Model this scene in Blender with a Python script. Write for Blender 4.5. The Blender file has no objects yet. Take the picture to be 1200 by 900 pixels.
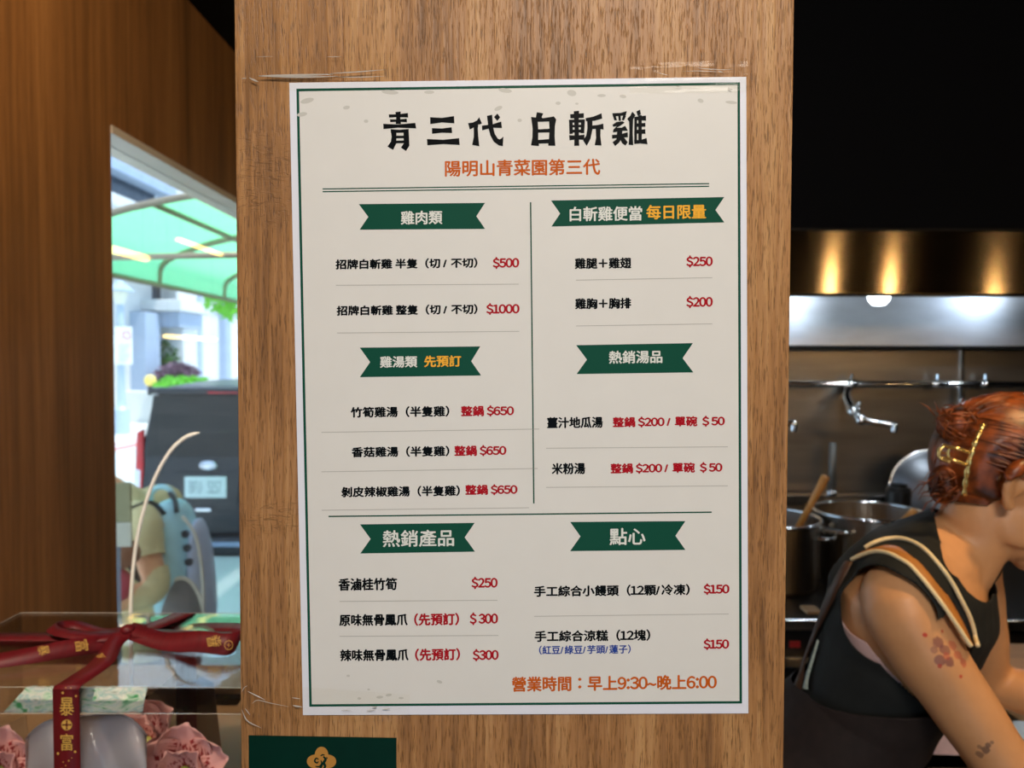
import bpy, bmesh, math, random
import numpy as np
from mathutils import Vector, Matrix, noise

random.seed(7)
SC = bpy.context.scene
COL = SC.collection

# ------------------------------------------------------------------ camera, light, exposure
H = 1.6                       # camera height above the shop floor
FPX = 900.0                   # focal length in pixels of a 1200 x 900 frame
PITCH = math.radians(1.87)
ROLL = math.radians(0.14)
cam_data = bpy.data.cameras.new('camera')
cam = bpy.data.objects.new('camera', cam_data)
COL.objects.link(cam)
cam_data.sensor_width = 36.0
cam_data.lens = 36.0 * FPX / 1200.0
cam_data.clip_start = 0.01
cam_data.clip_end = 200
_r, _u, _f = Vector((1, 0, 0)), Vector((0, math.sin(PITCH), math.cos(PITCH))), Vector((0, math.cos(PITCH), -math.sin(PITCH)))
CR = _r * math.cos(ROLL) + _u * math.sin(ROLL)
CU = -_r * math.sin(ROLL) + _u * math.cos(ROLL)
CF = _f
cam.matrix_world = Matrix(((CR.x, CU.x, -CF.x, 0), (CR.y, CU.y, -CF.y, 0), (CR.z, CU.z, -CF.z, H), (0, 0, 0, 1)))
cam_data.dof.use_dof = True
cam_data.dof.focus_distance = 0.51
cam_data.dof.aperture_fstop = 9.5
SC.camera = cam

SC.view_settings.view_transform = 'Standard'
SC.view_settings.look = 'None'
SC.view_settings.gamma = 1.0
SC.view_settings.exposure = 0.0
SC.view_settings.use_curve_mapping = False

world = bpy.data.worlds.new('sky')
SC.world = world
world.use_nodes = True
wn = world.node_tree.nodes
wn['Background'].inputs[0].default_value = (0.46, 0.68, 0.95, 1)
wn['Background'].inputs[1].default_value = 2.6


def light(name, kind, loc, power, color, size=0.2, aim=None, size_y=None, spot=None, blend=0.5):
    d = bpy.data.lights.new(name, kind)
    d.energy = power
    d.color = color
    if kind == 'AREA':
        d.shape = 'RECTANGLE'
        d.size = size
        d.size_y = size_y or size
    elif kind == 'SUN':
        d.angle = math.radians(3)
    else:
        d.shadow_soft_size = size
    if kind == 'SPOT':
        d.spot_size = math.radians(spot)
        d.spot_blend = blend
    o = bpy.data.objects.new(name, d)
    COL.objects.link(o)
    o.location = loc
    if aim is not None:
        o.rotation_euler = (Vector(aim) - Vector(loc)).to_track_quat('-Z', 'Y').to_euler()
    return o


light('sunlight', 'SUN', (4, -2, 12), 6.2, (1.0, 0.97, 0.92), aim=(0.0, -0.5, 3.0))
light('front_fill_light', 'AREA', (0.25, -0.85, 2.6), 25, (1.0, 0.90, 0.78), 0.6, aim=(0.1, 0.5, 1.3), size_y=0.4)  # unseen fill light added to brighten the poster and pillar front
light('kitchen_downlight', 'SPOT', (0.98, 0.80, 2.5), 42, (1.0, 0.64, 0.28), 0.06, aim=(0.70, 1.08, 1.1), spot=62)
light('counter_fill_spot', 'SPOT', (-0.75, 0.05, 2.6), 95, (1.0, 0.82, 0.62), 0.08, aim=(-0.60, 1.08, 1.1), spot=42)  # unseen spot added to brighten the gift box and counter
light('wall_washer', 'SPOT', (-0.35, 1.2, 2.6), 30, (1.0, 0.74, 0.46), 0.08, aim=(-1.05, 1.9, 2.0), spot=120)


def P(px, py, y):
    """The world point seen at photograph pixel (px, py) on the plane at depth y."""
    d = CF + CR * ((px - 600) / FPX) - CU * ((py - 450) / FPX)
    t = y / d.y
    return Vector((d.x * t, y, H + d.z * t))


# ------------------------------------------------------------------ materials
def srgb(r, g, b):
    f = lambda c: (c / 255 / 12.92) if c / 255 <= 0.04045 else ((c / 255 + 0.055) / 1.055) ** 2.4
    return (f(r), f(g), f(b), 1.0)


def new_mat(name):
    m = bpy.data.materials.new(name)
    m.use_nodes = True
    return m, m.node_tree.nodes, m.node_tree.links, m.node_tree.nodes['Principled BSDF']


def mat(name, color, rough=0.5, metal=0.0, var=0.0, scale=20.0, stretch=(1, 1, 1), bump=0.0, spec=0.5, aniso=0.0, coat=0.0):
    m, n, l, b = new_mat(name)
    b.inputs['Roughness'].default_value = rough
    b.inputs['Metallic'].default_value = metal
    b.inputs['Specular IOR Level'].default_value = spec
    b.inputs['Anisotropic'].default_value = aniso
    b.inputs['Coat Weight'].default_value = coat
    b.inputs['Base Color'].default_value = color
    if aniso:
        tg = n.new('ShaderNodeTangent')
        tg.direction_type = 'RADIAL'
        tg.axis = 'Z'
        l.new(tg.outputs[0], b.inputs['Tangent'])
        b.inputs['Anisotropic Rotation'].default_value = 0.25
    if var or bump:
        tc = n.new('ShaderNodeTexCoord')
        mp = n.new('ShaderNodeMapping')
        mp.inputs['Scale'].default_value = stretch
        nz = n.new('ShaderNodeTexNoise')
        nz.inputs['Scale'].default_value = scale
        nz.inputs['Detail'].default_value = 5
        l.new(tc.outputs['Object'], mp.inputs['Vector'])
        l.new(mp.outputs['Vector'], nz.inputs['Vector'])
        if var:
            rp = n.new('ShaderNodeValToRGB')
            k0, k1 = 1 - var, 1 + var
            rp.color_ramp.elements[0].position = 0.3
            rp.color_ramp.elements[1].position = 0.7
            rp.color_ramp.elements[0].color = (color[0] * k0, color[1] * k0, color[2] * k0, 1)
            rp.color_ramp.elements[1].color = (min(1, color[0] * k1), min(1, color[1] * k1), min(1, color[2] * k1), 1)
            l.new(nz.outputs['Fac'], rp.inputs['Fac'])
            l.new(rp.outputs['Color'], b.inputs['Base Color'])
        if bump:
            bp = n.new('ShaderNodeBump')
            bp.inputs['Strength'].default_value = bump
            bp.inputs['Distance'].default_value = 0.003
            l.new(nz.outputs['Fac'], bp.inputs['Height'])
            l.new(bp.outputs['Normal'], b.inputs['Normal'])
    return m


def wood(name, dark, mid, pale, fine=700.0, broad=14.0, pore=0.5, knots=(), rough=0.5, long_=1.0):
    """Vertical oak grain: broad figure, fine streaks, dark pores; KNOTS are (x, z, rx, rz) patches of cross-grain cracks."""
    m, n, l, b = new_mat(name)
    b.inputs['Roughness'].default_value = rough
    b.inputs['Specular IOR Level'].default_value = 0.35
    tc = n.new('ShaderNodeTexCoord')

    def nz(scale, sx, sy, sz, detail=4, dist=0.0):
        mp = n.new('ShaderNodeMapping')
        mp.inputs['Scale'].default_value = (sx, sy, sz)
        t = n.new('ShaderNodeTexNoise')
        t.inputs['Scale'].default_value = scale
        t.inputs['Detail'].default_value = detail
        t.inputs['Distortion'].default_value = dist
        l.new(tc.outputs['Object'], mp.inputs['Vector'])
        l.new(mp.outputs['Vector'], t.inputs['Vector'])
        return t.outputs['Fac']

    def math_(op, a, b_, clamp=False):
        q = n.new('ShaderNodeMath')
        q.operation = op
        q.use_clamp = clamp
        for i, v in enumerate((a, b_)):
            if isinstance(v, (int, float)):
                q.inputs[i].default_value = v
            else:
                l.new(v, q.inputs[i])
        return q.outputs[0]

    broad_n = nz(broad, 1, 1, 0.07 * long_, 3, 0.6)
    fine_n = nz(fine * 0.25, 1, 1, 0.03 * long_, 4)
    pore_n = nz(fine, 1, 1, 0.05 * long_, 2)
    figure = math_('ADD', math_('MULTIPLY', broad_n, 0.55), math_('MULTIPLY', fine_n, 0.45))
    rp = n.new('ShaderNodeValToRGB')
    e = rp.color_ramp.elements
    e[0].position, e[0].color = 0.34, dark
    e[1].position, e[1].color = 0.66, pale
    q = e.new(0.5)
    q.color = mid
    l.new(figure, rp.inputs['Fac'])
    pr = n.new('ShaderNodeMapRange')
    pr.inputs['From Min'].default_value = 0.54
    pr.inputs['From Max'].default_value = 0.68
    l.new(pore_n, pr.inputs['Value'])
    pores = math_('MULTIPLY', pr.outputs[0], pore)
    height = math_('SUBTRACT', fine_n, pores)
    for (x, z, rx, rz) in knots:
        mp = n.new('ShaderNodeMapping')
        mp.inputs['Location'].default_value = (-x / rx, 0, -z / rz)
        mp.inputs['Scale'].default_value = (1 / rx, 0, 1 / rz)
        l.new(tc.outputs['Object'], mp.inputs['Vector'])
        ln = n.new('ShaderNodeVectorMath')
        ln.operation = 'LENGTH'
        l.new(mp.outputs['Vector'], ln.inputs[0])
        wob = math_('ADD', ln.outputs['Value'], math_('MULTIPLY', math_('SUBTRACT', nz(90, 1, 1, 1), 0.5), 1.3))
        mr = n.new('ShaderNodeMapRange')
        mr.inputs['From Min'].default_value = 1.0
        mr.inputs['From Max'].default_value = 0.55
        l.new(wob, mr.inputs['Value'])
        crk = nz(190, 0.55, 1, 1.9, 3, 1.4)
        cr = n.new('ShaderNodeMapRange')
        cr.inputs['From Min'].default_value = 0.55
        cr.inputs['From Max'].default_value = 0.63
        l.new(crk, cr.inputs['Value'])
        c2 = math_('MULTIPLY', mr.outputs[0], cr.outputs[0])
        pores = math_('MAXIMUM', pores, math_('MULTIPLY', c2, 0.42))
        height = math_('SUBTRACT', height, math_('MULTIPLY', c2, 1.0))
        height = math_('ADD', height, math_('MULTIPLY', math_('MULTIPLY', crk, mr.outputs[0]), 1.2))
    mx = n.new('ShaderNodeMix')
    mx.data_type = 'RGBA'
    l.new(pores, mx.inputs[0])
    l.new(rp.outputs['Color'], mx.inputs[6])
    mx.inputs[7].default_value = (dark[0] * 0.35, dark[1] * 0.33, dark[2] * 0.33, 1)
    l.new(mx.outputs[2], b.inputs['Base Color'])
    bp = n.new('ShaderNodeBump')
    bp.inputs['Strength'].default_value = 0.35
    bp.inputs['Distance'].default_value = 0.0012
    l.new(height, bp.inputs['Height'])
    l.new(bp.outputs['Normal'], b.inputs['Normal'])
    return m


def clear_mat(name, tint=(0.93, 0.93, 0.92, 1), rough=0.02, ior=1.49, gain=1.0, bump=0.0, bscale=8.0, stretch=(1, 1, 1), milky=0.0, milk_color=(0.9, 0.9, 0.9, 1)):
    """Thin clear sheet: Fresnel reflection over a straight see-through, with an optional milky share."""
    m, n, l, b = new_mat(name)
    n.remove(b)
    out = n['Material Output']
    tr = n.new('ShaderNodeBsdfTransparent')
    tr.inputs['Color'].default_value = tint
    gl = n.new('ShaderNodeBsdfGlossy')
    gl.inputs['Roughness'].default_value = rough
    fr = n.new('ShaderNodeFresnel')
    fr.inputs['IOR'].default_value = ior
    mu = n.new('ShaderNodeMath')
    mu.operation = 'MULTIPLY'
    mu.use_clamp = True
    mu.inputs[1].default_value = gain
    l.new(fr.outputs[0], mu.inputs[0])
    base = tr.outputs[0]
    if milky:
        df = n.new('ShaderNodeBsdfDiffuse')
        df.inputs['Color'].default_value = milk_color
        tl = n.new('ShaderNodeBsdfTranslucent')
        tl.inputs['Color'].default_value = milk_color
        ms = n.new('ShaderNodeMixShader')
        ms.inputs[0].default_value = 0.5
        l.new(df.outputs[0], ms.inputs[1])
        l.new(tl.outputs[0], ms.inputs[2])
        m2 = n.new('ShaderNodeMixShader')
        m2.inputs[0].default_value = milky
        l.new(base, m2.inputs[1])
        l.new(ms.outputs[0], m2.inputs[2])
        base = m2.outputs[0]
    if bump:
        tc = n.new('ShaderNodeTexCoord')
        mp = n.new('ShaderNodeMapping')
        mp.inputs['Scale'].default_value = stretch
        nz = n.new('ShaderNodeTexNoise')
        nz.inputs['Scale'].default_value = bscale
        nz.inputs['Detail'].default_value = 2
        bp = n.new('ShaderNodeBump')
        bp.inputs['Strength'].default_value = bump
        bp.inputs['Distance'].default_value = 0.01
        l.new(tc.outputs['Object'], mp.inputs['Vector'])
        l.new(mp.outputs['Vector'], nz.inputs['Vector'])
        l.new(nz.outputs['Fac'], bp.inputs['Height'])
        l.new(bp.outputs['Normal'], gl.inputs['Normal'])
    mix = n.new('ShaderNodeMixShader')
    l.new(mu.outputs[0], mix.inputs[0])
    l.new(base, mix.inputs[1])
    l.new(gl.outputs[0], mix.inputs[2])
    l.new(mix.outputs[0], out.inputs['Surface'])
    return m


def translucent_mat(name, color, share=0.6, rough=0.4):
    m, n, l, b = new_mat(name)
    b.inputs['Base Color'].default_value = color
    b.inputs['Roughness'].default_value = rough
    tl = n.new('ShaderNodeBsdfTranslucent')
    tl.inputs['Color'].default_value = color
    mx = n.new('ShaderNodeMixShader')
    mx.inputs[0].default_value = share
    l.new(b.outputs[0], mx.inputs[1])
    l.new(tl.outputs[0], mx.inputs[2])
    l.new(mx.outputs[0], n['Material Output'].inputs['Surface'])
    return m


def emit_mat(name, color, strength):
    m, n, l, b = new_mat(name)
    b.inputs['Base Color'].default_value = color
    b.inputs['Emission Color'].default_value = color
    b.inputs['Emission Strength'].default_value = strength
    return m


M = {}
# KNOTS is filled below once the pillar plane is known
PY = 0.505                    # front face of the pillar
POSTER = PY - 0.0012
_k1, _k2, _k3 = P(310, 208, PY), P(318, 604, PY), P(930, 108, PY)
M['oak'] = wood('pillar_oak', srgb(124, 84, 46), srgb(168, 118, 69), srgb(194, 146, 93), fine=1500, broad=26, pore=0.6, long_=1.5,
                knots=((_k1.x, _k1.z, 0.026, 0.032), (_k2.x, _k2.z, 0.034, 0.014)), rough=0.42)
M['oak_dark'] = wood('wall_wood', srgb(96, 64, 32), srgb(124, 82, 42), srgb(146, 100, 54), fine=300, broad=7, pore=0.25, rough=0.5)
M['paper_edge'] = mat('laminate_margin', srgb(232, 232, 240), 0.4, spec=0.25, var=0.01, scale=30)
M['paper'] = mat('printed_paper', srgb(226, 222, 215), 0.4, spec=0.25, var=0.012, scale=40)
M['ink_green'] = mat('print_green', srgb(18, 76, 58), 0.4, spec=0.08)
M['ink_black'] = mat('print_black', srgb(4, 7, 9), 0.4, spec=0.06)
M['ink_red'] = mat('print_red', srgb(172, 16, 30), 0.4, spec=0.08)
M['ink_orange'] = mat('print_orange', srgb(200, 92, 20), 0.4, spec=0.08)
M['ink_blue'] = mat('print_blue', srgb(26, 62, 150), 0.4, spec=0.08)
M['ink_white'] = mat('print_white', srgb(226, 226, 218), 0.4, spec=0.2)
M['ink_yellow'] = mat('print_yellow', srgb(244, 178, 58), 0.4, spec=0.08)
M['ink_line'] = mat('print_hairline', srgb(184, 180, 172), 0.4, spec=0.2)
M['ink_smudge'] = mat('print_smudge', srgb(202, 198, 189), 0.4, spec=0.2)
M['card_green'] = mat('card_green', srgb(1, 42, 31), 0.4, spec=0.1, var=0.1, scale=60)
M['gold_print'] = mat('gold_print', srgb(206, 142, 58), 0.35, 0.3)
M['tape'] = clear_mat('clear_tape', (0.985, 0.98, 0.965, 1), 0.12, 1.45, 0.22, bump=0.12, bscale=60, stretch=(0.4, 1, 2.5))
M['tape_crease_glint'] = clear_mat('tape_crease_glint', (1, 1, 1, 1), 0.18, 1.6, 1.6, milky=0.62, milk_color=(1, 0.95, 0.86, 1))  # creases with their bright reflected streaks painted in as milky cream
M['black'] = mat('black_paint', srgb(4, 4, 7), 0.8, spec=0.15)
M['steel'] = mat('kitchen_steel', (0.42, 0.38, 0.33, 1), 0.34, 1.0, var=0.22, scale=3, stretch=(0.6, 1, 4), bump=0.05)
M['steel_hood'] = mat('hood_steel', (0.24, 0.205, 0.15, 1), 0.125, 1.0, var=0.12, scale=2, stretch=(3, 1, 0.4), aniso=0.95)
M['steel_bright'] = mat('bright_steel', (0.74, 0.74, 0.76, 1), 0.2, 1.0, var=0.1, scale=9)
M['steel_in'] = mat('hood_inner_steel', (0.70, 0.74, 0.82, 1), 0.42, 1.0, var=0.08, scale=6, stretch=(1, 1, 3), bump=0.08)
M['chrome'] = mat('chrome', (0.88, 0.87, 0.85, 1), 0.12, 1.0, var=0.04, scale=30)
M['iron'] = mat('black_iron', srgb(24, 23, 23), 0.45, 0.6, var=0.2, scale=40)
M['spoon_wood'] = mat('spoon_wood', srgb(206, 142, 70), 0.5, var=0.18, scale=40, stretch=(1, 1, 0.1))
M['board_wood'] = mat('board_wood', srgb(190, 138, 84), 0.55, var=0.15, scale=30, stretch=(0.1, 1, 1))
M['white_metal'] = mat('white_frame_metal', srgb(206, 192, 172), 0.4, 0.2, var=0.03, scale=8)
M['acrylic'] = clear_mat('acrylic', (0.965, 0.96, 0.95, 1), 0.012, 1.49, 0.5, bump=0.10, bscale=5, stretch=(1, 2.2, 1))
M['acrylic_guard'] = clear_mat('acrylic_guard', (0.985, 0.99, 0.99, 1), 0.02, 1.49, 0.4)
M['acrylic_edge'] = mat('acrylic_polished_edge', srgb(176, 172, 162), 0.2, var=0.05, scale=30)
M['window_glass'] = clear_mat('window_glass', (1, 1, 1, 1), 0.01, 1.45, 0.4)

M['ribbon'] = mat('burgundy_satin', srgb(88, 11, 19), 0.5, spec=0.3, var=0.2, scale=30, stretch=(6, 1, 1), bump=0.03)
M['gold_foil'] = mat('gold_foil', srgb(232, 190, 96), 0.3, 0.5)


# ------------------------------------------------------------------ mesh helpers
class MB:
    def __init__(s):
        s.v, s.f = [], []

    def add(s, verts, faces):
        o = len(s.v)
        s.v += [tuple(p) for p in verts]
        s.f += [tuple(i + o for i in q) for q in faces]
        return s

    def box(s, c, d, rot=None):
        hx, hy, hz = d[0] / 2, d[1] / 2, d[2] / 2
        vs = [Vector((x, y, z)) for x in (-hx, hx) for y in (-hy, hy) for z in (-hz, hz)]
        if rot is not None:
            vs = [rot @ q for q in vs]
        vs = [q + Vector(c) for q in vs]
        return s.add(vs, [(0, 1, 3, 2), (4, 6, 7, 5), (0, 4, 5, 1), (2, 3, 7, 6), (0, 2, 6, 4), (1, 5, 7, 3)])

    def span(s, a, b):
        return s.box([(a[i] + b[i]) / 2 for i in range(3)], [abs(b[i] - a[i]) for i in range(3)])

    def prism(s, pts, off):
        """Closed solid: polygon PTS (3-D, in order) pushed by the vector OFF."""
        n = len(pts)
        vs = [Vector(p) for p in pts] + [Vector(p) + Vector(off) for p in pts]
        return s.add(vs, [tuple(range(n - 1, -1, -1)), tuple(range(n, 2 * n))] + [(i, (i + 1) % n, n + (i + 1) % n, n + i) for i in range(n)])

    def tube(s, pts, rad, n=12, flat=None, up=None, cap=True):
        pts = [Vector(p) for p in pts]
        if not hasattr(rad, '__len__'):
            rad = [rad] * len(pts)
        t0 = (pts[1] - pts[0]).normalized()
        a = Vector(up) if up is not None else (Vector((0, 0, 1)) if abs(t0.z) < 0.9 else Vector((1, 0, 0)))
        rings = []
        for i, p in enumerate(pts):
            t = (pts[min(i + 1, len(pts) - 1)] - pts[max(i - 1, 0)]).normalized()
            a = (a - t * a.dot(t)).normalized()
            b = t.cross(a)
            r = rad[i]
            ra, rb = (r if not hasattr(r, '__len__') else r[0]), (r if not hasattr(r, '__len__') else r[1])
            rings.append([p + a * (math.cos(k * 2 * math.pi / n) * ra) + b * (math.sin(k * 2 * math.pi / n) * rb) for k in range(n)])
        vs = [q for rg in rings for q in rg]
        fs = [(i * n + k, i * n + (k + 1) % n, (i + 1) * n + (k + 1) % n, (i + 1) * n + k) for i in range(len(pts) - 1) for k in range(n)]
        if cap:
            fs.append(tuple(range(n - 1, -1, -1)))
            fs.append(tuple((len(pts) - 1) * n + k for k in range(n)))
        return s.add(vs, fs)

    def rings(s, secs, n=24):
        """Closed loft; a section is (centre, unit vector a, unit vector b, ra, rb)."""
        vs = []
        for c, a, b, ra, rb in secs:
            c, a, b = Vector(c), Vector(a), Vector(b)
            vs += [c + a * (math.cos(k * 2 * math.pi / n) * ra) + b * (math.sin(k * 2 * math.pi / n) * rb) for k in range(n)]
        m = len(secs)
        fs = [(i * n + k, i * n + (k + 1) % n, (i + 1) * n + (k + 1) % n, (i + 1) * n + k) for i in range(m - 1) for k in range(n)]
        fs += [tuple(range(n - 1, -1, -1)), tuple((m - 1) * n + k for k in range(n))]
        return s.add(vs, fs)

    def ball(s, c, r, frame=None, nu=20, nv=12):
        c = Vector(c)
        r = r if hasattr(r, '__len__') else (r, r, r)
        fr = frame or (Vector((1, 0, 0)), Vector((0, 1, 0)), Vector((0, 0, 1)))
        vs, fs = [], []
        for j in range(1, nv):
            th = math.pi * j / nv
            for i in range(nu):
                ph = 2 * math.pi * i / nu
                vs.append(c + fr[0] * (r[0] * math.sin(th) * math.cos(ph)) + fr[1] * (r[1] * math.sin(th) * math.sin(ph)) + fr[2] * (r[2] * math.cos(th)))
        vs += [c + fr[2] * r[2], c - fr[2] * r[2]]
        T, B = len(vs) - 2, len(vs) - 1
        for j in range(nv - 2):
            for i in range(nu):
                fs.append((j * nu + i, (j + 1) * nu + i, (j + 1) * nu + (i + 1) % nu, j * nu + (i + 1) % nu))
        for i in range(nu):
            fs.append((T, i, (i + 1) % nu))
            fs.append((B, (nv - 2) * nu + (i + 1) % nu, (nv - 2) * nu + i))
        return s.add(vs, fs)

    def lathe(s, prof, c, n=48, axis=None):
        """PROF is a list of (radius, height); closed when it starts and ends on the axis (radius 0)."""
        c = Vector(c)
        ax = axis or (Vector((1, 0, 0)), Vector((0, 1, 0)), Vector((0, 0, 1)))
        vs, fs, idx = [], [], []
        for r, h in prof:
            if r < 1e-6:
                idx.append([len(vs)])
                vs.append(c + ax[2] * h)
            else:
                idx.append(list(range(len(vs), len(vs) + n)))
                vs += [c + ax[0] * (r * math.cos(2 * math.pi * k / n)) + ax[1] * (r * math.sin(2 * math.pi * k / n)) + ax[2] * h for k in range(n)]
        for A, B in zip(idx, idx[1:]):
            for k in range(n):
                k2 = (k + 1) % n
                if len(A) == 1 and len(B) > 1:
                    fs.append((A[0], B[k2], B[k]))
                elif len(B) == 1 and len(A) > 1:
                    fs.append((A[k], A[k2], B[0]))
                elif len(A) > 1:
                    fs.append((A[k], A[k2], B[k2], B[k]))
        return s.add(vs, fs)

    def grid(s, fn, nu, nv):
        vs = [fn(i / nu, j / nv) for j in range(nv + 1) for i in range(nu + 1)]
        w = nu + 1
        return s.add(vs, [(j * w + i, j * w + i + 1, (j + 1) * w + i + 1, (j + 1) * w + i) for j in range(nv) for i in range(nu)])

    def build(s, name, m, parent=None, smooth=False, bevel=0.0, solid=0.0, sub=0):
        me = bpy.data.meshes.new(name)
        off = total_loc(parent) if parent is not None else Vector((0, 0, 0))
        me.from_pydata([tuple(Vector(q) - off) for q in s.v], [], s.f)
        me.validate()
        bm = bmesh.new()
        bm.from_mesh(me)
        bmesh.ops.recalc_face_normals(bm, faces=bm.faces)
        bm.to_mesh(me)
        bm.free()
        return finish(name, me, m, parent, smooth, bevel, solid, sub)


def total_loc(o):
    v = Vector((0, 0, 0))
    while o is not None:
        v += Vector(o.location)
        o = o.parent
    return v


def finish(name, me, m, parent=None, smooth=False, bevel=0.0, solid=0.0, sub=0):
    o = bpy.data.objects.new(name, me)
    COL.objects.link(o)
    o.parent = parent
    me.materials.append(m)
    if smooth:
        me.polygons.foreach_set('use_smooth', [True] * len(me.polygons))
    if solid:
        q = o.modifiers.new('solid', 'SOLIDIFY')
        q.thickness = solid
        q.offset = 0
    if bevel:
        q = o.modifiers.new('bevel', 'BEVEL')
        q.width = bevel
        q.segments = 2
        q.limit_method = 'ANGLE'
    if sub:
        q = o.modifiers.new('sub', 'SUBSURF')
        q.levels = q.render_levels = sub
    return o


def tag(o, label=None, cat=None, group=None, kind=None):
    if label:
        o['label'] = label
    if cat:
        o['category'] = cat
    if group:
        o['group'] = group
    if kind:
        o['kind'] = kind
    return o


def thing(name, loc, label, cat, group=None):
    o = bpy.data.objects.new(name, None)
    COL.objects.link(o)
    o.location = loc
    o.empty_display_size = 0.05
    return tag(o, label, cat, group)


def struct(name, mb, m, label=None, cat=None, **k):
    o = mb.build(name, m, **k)
    return tag(o, label or name.replace('_', ' '), cat or 'structure', kind='structure')


def copy_tree(o, parent=None):
    c = o.copy()
    COL.objects.link(c)
    c.parent = parent
    for ch in list(o.children):
        copy_tree(ch, c)
    return c


def bez(p0, p1, p2, p3, n=16):
    p0, p1, p2, p3 = map(Vector, (p0, p1, p2, p3))
    return [p0 * (1 - t) ** 3 + p1 * (3 * t * (1 - t) ** 2) + p2 * (3 * t * t * (1 - t)) + p3 * t ** 3 for t in [i / n for i in range(n + 1)]]


def spline(pts, n=8):
    """Catmull-Rom through PTS."""
    pts = [Vector(p) for p in pts]
    q = [pts[0] * 2 - pts[1]] + pts + [pts[-1] * 2 - pts[-2]]
    out = []
    for i in range(1, len(q) - 2):
        a, b, c, d = q[i - 1], q[i], q[i + 1], q[i + 2]
        for k in range(n):
            t = k / n
            out.append(((b * 2) + (c - a) * t + (a * 2 - b * 5 + c * 4 - d) * t * t + (b * 3 - a - c * 3 + d) * t ** 3) * 0.5)
    out.append(pts[-1])
    return out


_text = bpy.data.curves.new('glyphs', 'FONT')
_text_ob = bpy.data.objects.new('glyphs', _text)
_glyph_cache = {}


def one_glyph(ch):
    """Flat outline of one character in the built-in face: (vertices Nx2, faces)."""
    if ch not in _glyph_cache:
        _text.body = ch
        COL.objects.link(_text_ob)
        bpy.context.view_layer.update()
        dg = bpy.context.evaluated_depsgraph_get()
        me = bpy.data.meshes.new_from_object(_text_ob.evaluated_get(dg))
        _glyph_cache[ch] = (np.array([(v.co.x, v.co.y) for v in me.vertices]), [tuple(p.vertices) for p in me.polygons])
        bpy.data.meshes.remove(me)
        COL.objects.unlink(_text_ob)
    return _glyph_cache[ch]


def glyphs(body):
    """A line of print: (vertices Nx2, faces, ink box). Figures take the full-width drawings, closed up to a proportional fit."""
    Vs, Fs, pen, n = [], [], 0.0, 0
    for ch in body:
        if ch == ' ':
            pen += 0.24
            continue
        if '!' <= ch <= '~' and ch not in '/~()':
            V, F = one_glyph(chr(ord(ch) + 0xFEE0))
            a, b = V[:, 0].min(), V[:, 0].max()
            adv = 0.50 if ch == '1' else 0.57 if ch.isdigit() or ch == '$' else b - a + 0.1
            V = V + np.array([pen + adv / 2 - (a + b) / 2, 0])
        else:
            V, F = one_glyph(ch)
            adv = 1.0 if ch > '~' else {'/': 0.42, '~': 0.6}[ch]
            V = V + np.array([pen + (0.25 if ch == '：' else 0), 0.09 if ch == '：' else 0])
        Vs.append(V)
        Fs += [tuple(i + n for i in f) for f in F]
        n += len(V)
        pen += adv
    V = np.concatenate(Vs)
    return V, Fs, V.min(0), V.max(0)


def lettering(body, fn, bold, lift, name, m, parent):
    """Print BODY: FN maps the unit ink square (u right, v up) to a world point; BOLD thickens strokes (in units of the ink width and height)."""
    V, F, lo, hi = glyphs(body)
    U = (V - lo) / (hi - lo)
    mb = MB()
    bu, bv = bold
    for k, (du, dv) in enumerate(((0, 0), (-bu, 0), (bu, 0), (0, -bv), (0, bv))):
        if k and not (du or dv):
            continue
        mb.add([fn(u + du, v + dv, lift + 0.00001 * k) for u, v in U], F)
    return mb.build(name, m, parent)


# ------------------------------------------------------------------ the setting
WX = -1.03                    # inner face of the left wall


def on_x(px, py, X):
    """The world point seen at pixel (px, py) on the plane x = X."""
    d = CF + CR * ((px - 600) / FPX) - CU * ((py - 450) / FPX)
    t = X / d.x
    return Vector((X, d.y * t, H + d.z * t))


_q = on_x(129.5, 146, WX)
OY0, OZ1 = _q.y, _q.z         # near edge and head of the left opening
OY1, OZ0 = 3.8, 0.04
CEIL = on_x(220, 0, WX).z
M['floor_tile'] = mat('floor_tile', srgb(120, 112, 102), 0.4, var=0.12, scale=5)
M['ceiling'] = mat('ceiling_black', srgb(4, 4, 5), 0.9, spec=0.1)
M['road'] = mat('road', srgb(206, 216, 216), 0.8, var=0.06, scale=0.8)
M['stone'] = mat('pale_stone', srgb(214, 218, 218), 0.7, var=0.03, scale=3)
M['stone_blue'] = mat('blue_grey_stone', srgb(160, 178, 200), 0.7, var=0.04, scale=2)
M['window_dark'] = mat('dark_window', srgb(40, 52, 66), 0.15, var=0.2, scale=0.6)
M['plaster'] = mat('plaster', srgb(190, 186, 178), 0.7, var=0.05, scale=3)

struct('floor', MB().span((-1.1, -3.0, -0.52), (3.3, 4.5, 0)), M['floor_tile'])
struct('ceiling', MB().span((-1.15, -3.1, CEIL), (3.35, 4.6, CEIL + 0.2)), M['ceiling'])
wl = MB()
wl.span((WX - 0.1, -3.0, -0.5), (WX, OY0, CEIL))
wl.span((WX - 0.1, OY1, -0.5), (WX, 4.5, CEIL))
wl.span((WX - 0.1, OY0, OZ1), (WX, OY1, CEIL))
wl.span((WX - 0.1, OY0, -0.5), (WX, OY1, OZ0))
struct('wall_left', wl, M['oak_dark'])
wf = MB()                     # metal frame lining the opening, head, far jamb, near jamb and sill
wf.span((WX - 0.115, OY0 + 0.001, OZ1 - 0.022), (WX + 0.004, OY1, OZ1 - 0.001))
wf.span((WX - 0.115, OY1 - 0.022, OZ0), (WX + 0.004, OY1 - 0.001, OZ1))
wf.span((WX - 0.115, OY0 + 0.001, OZ0), (WX - 0.03, OY0 + 0.012, OZ1))
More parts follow.
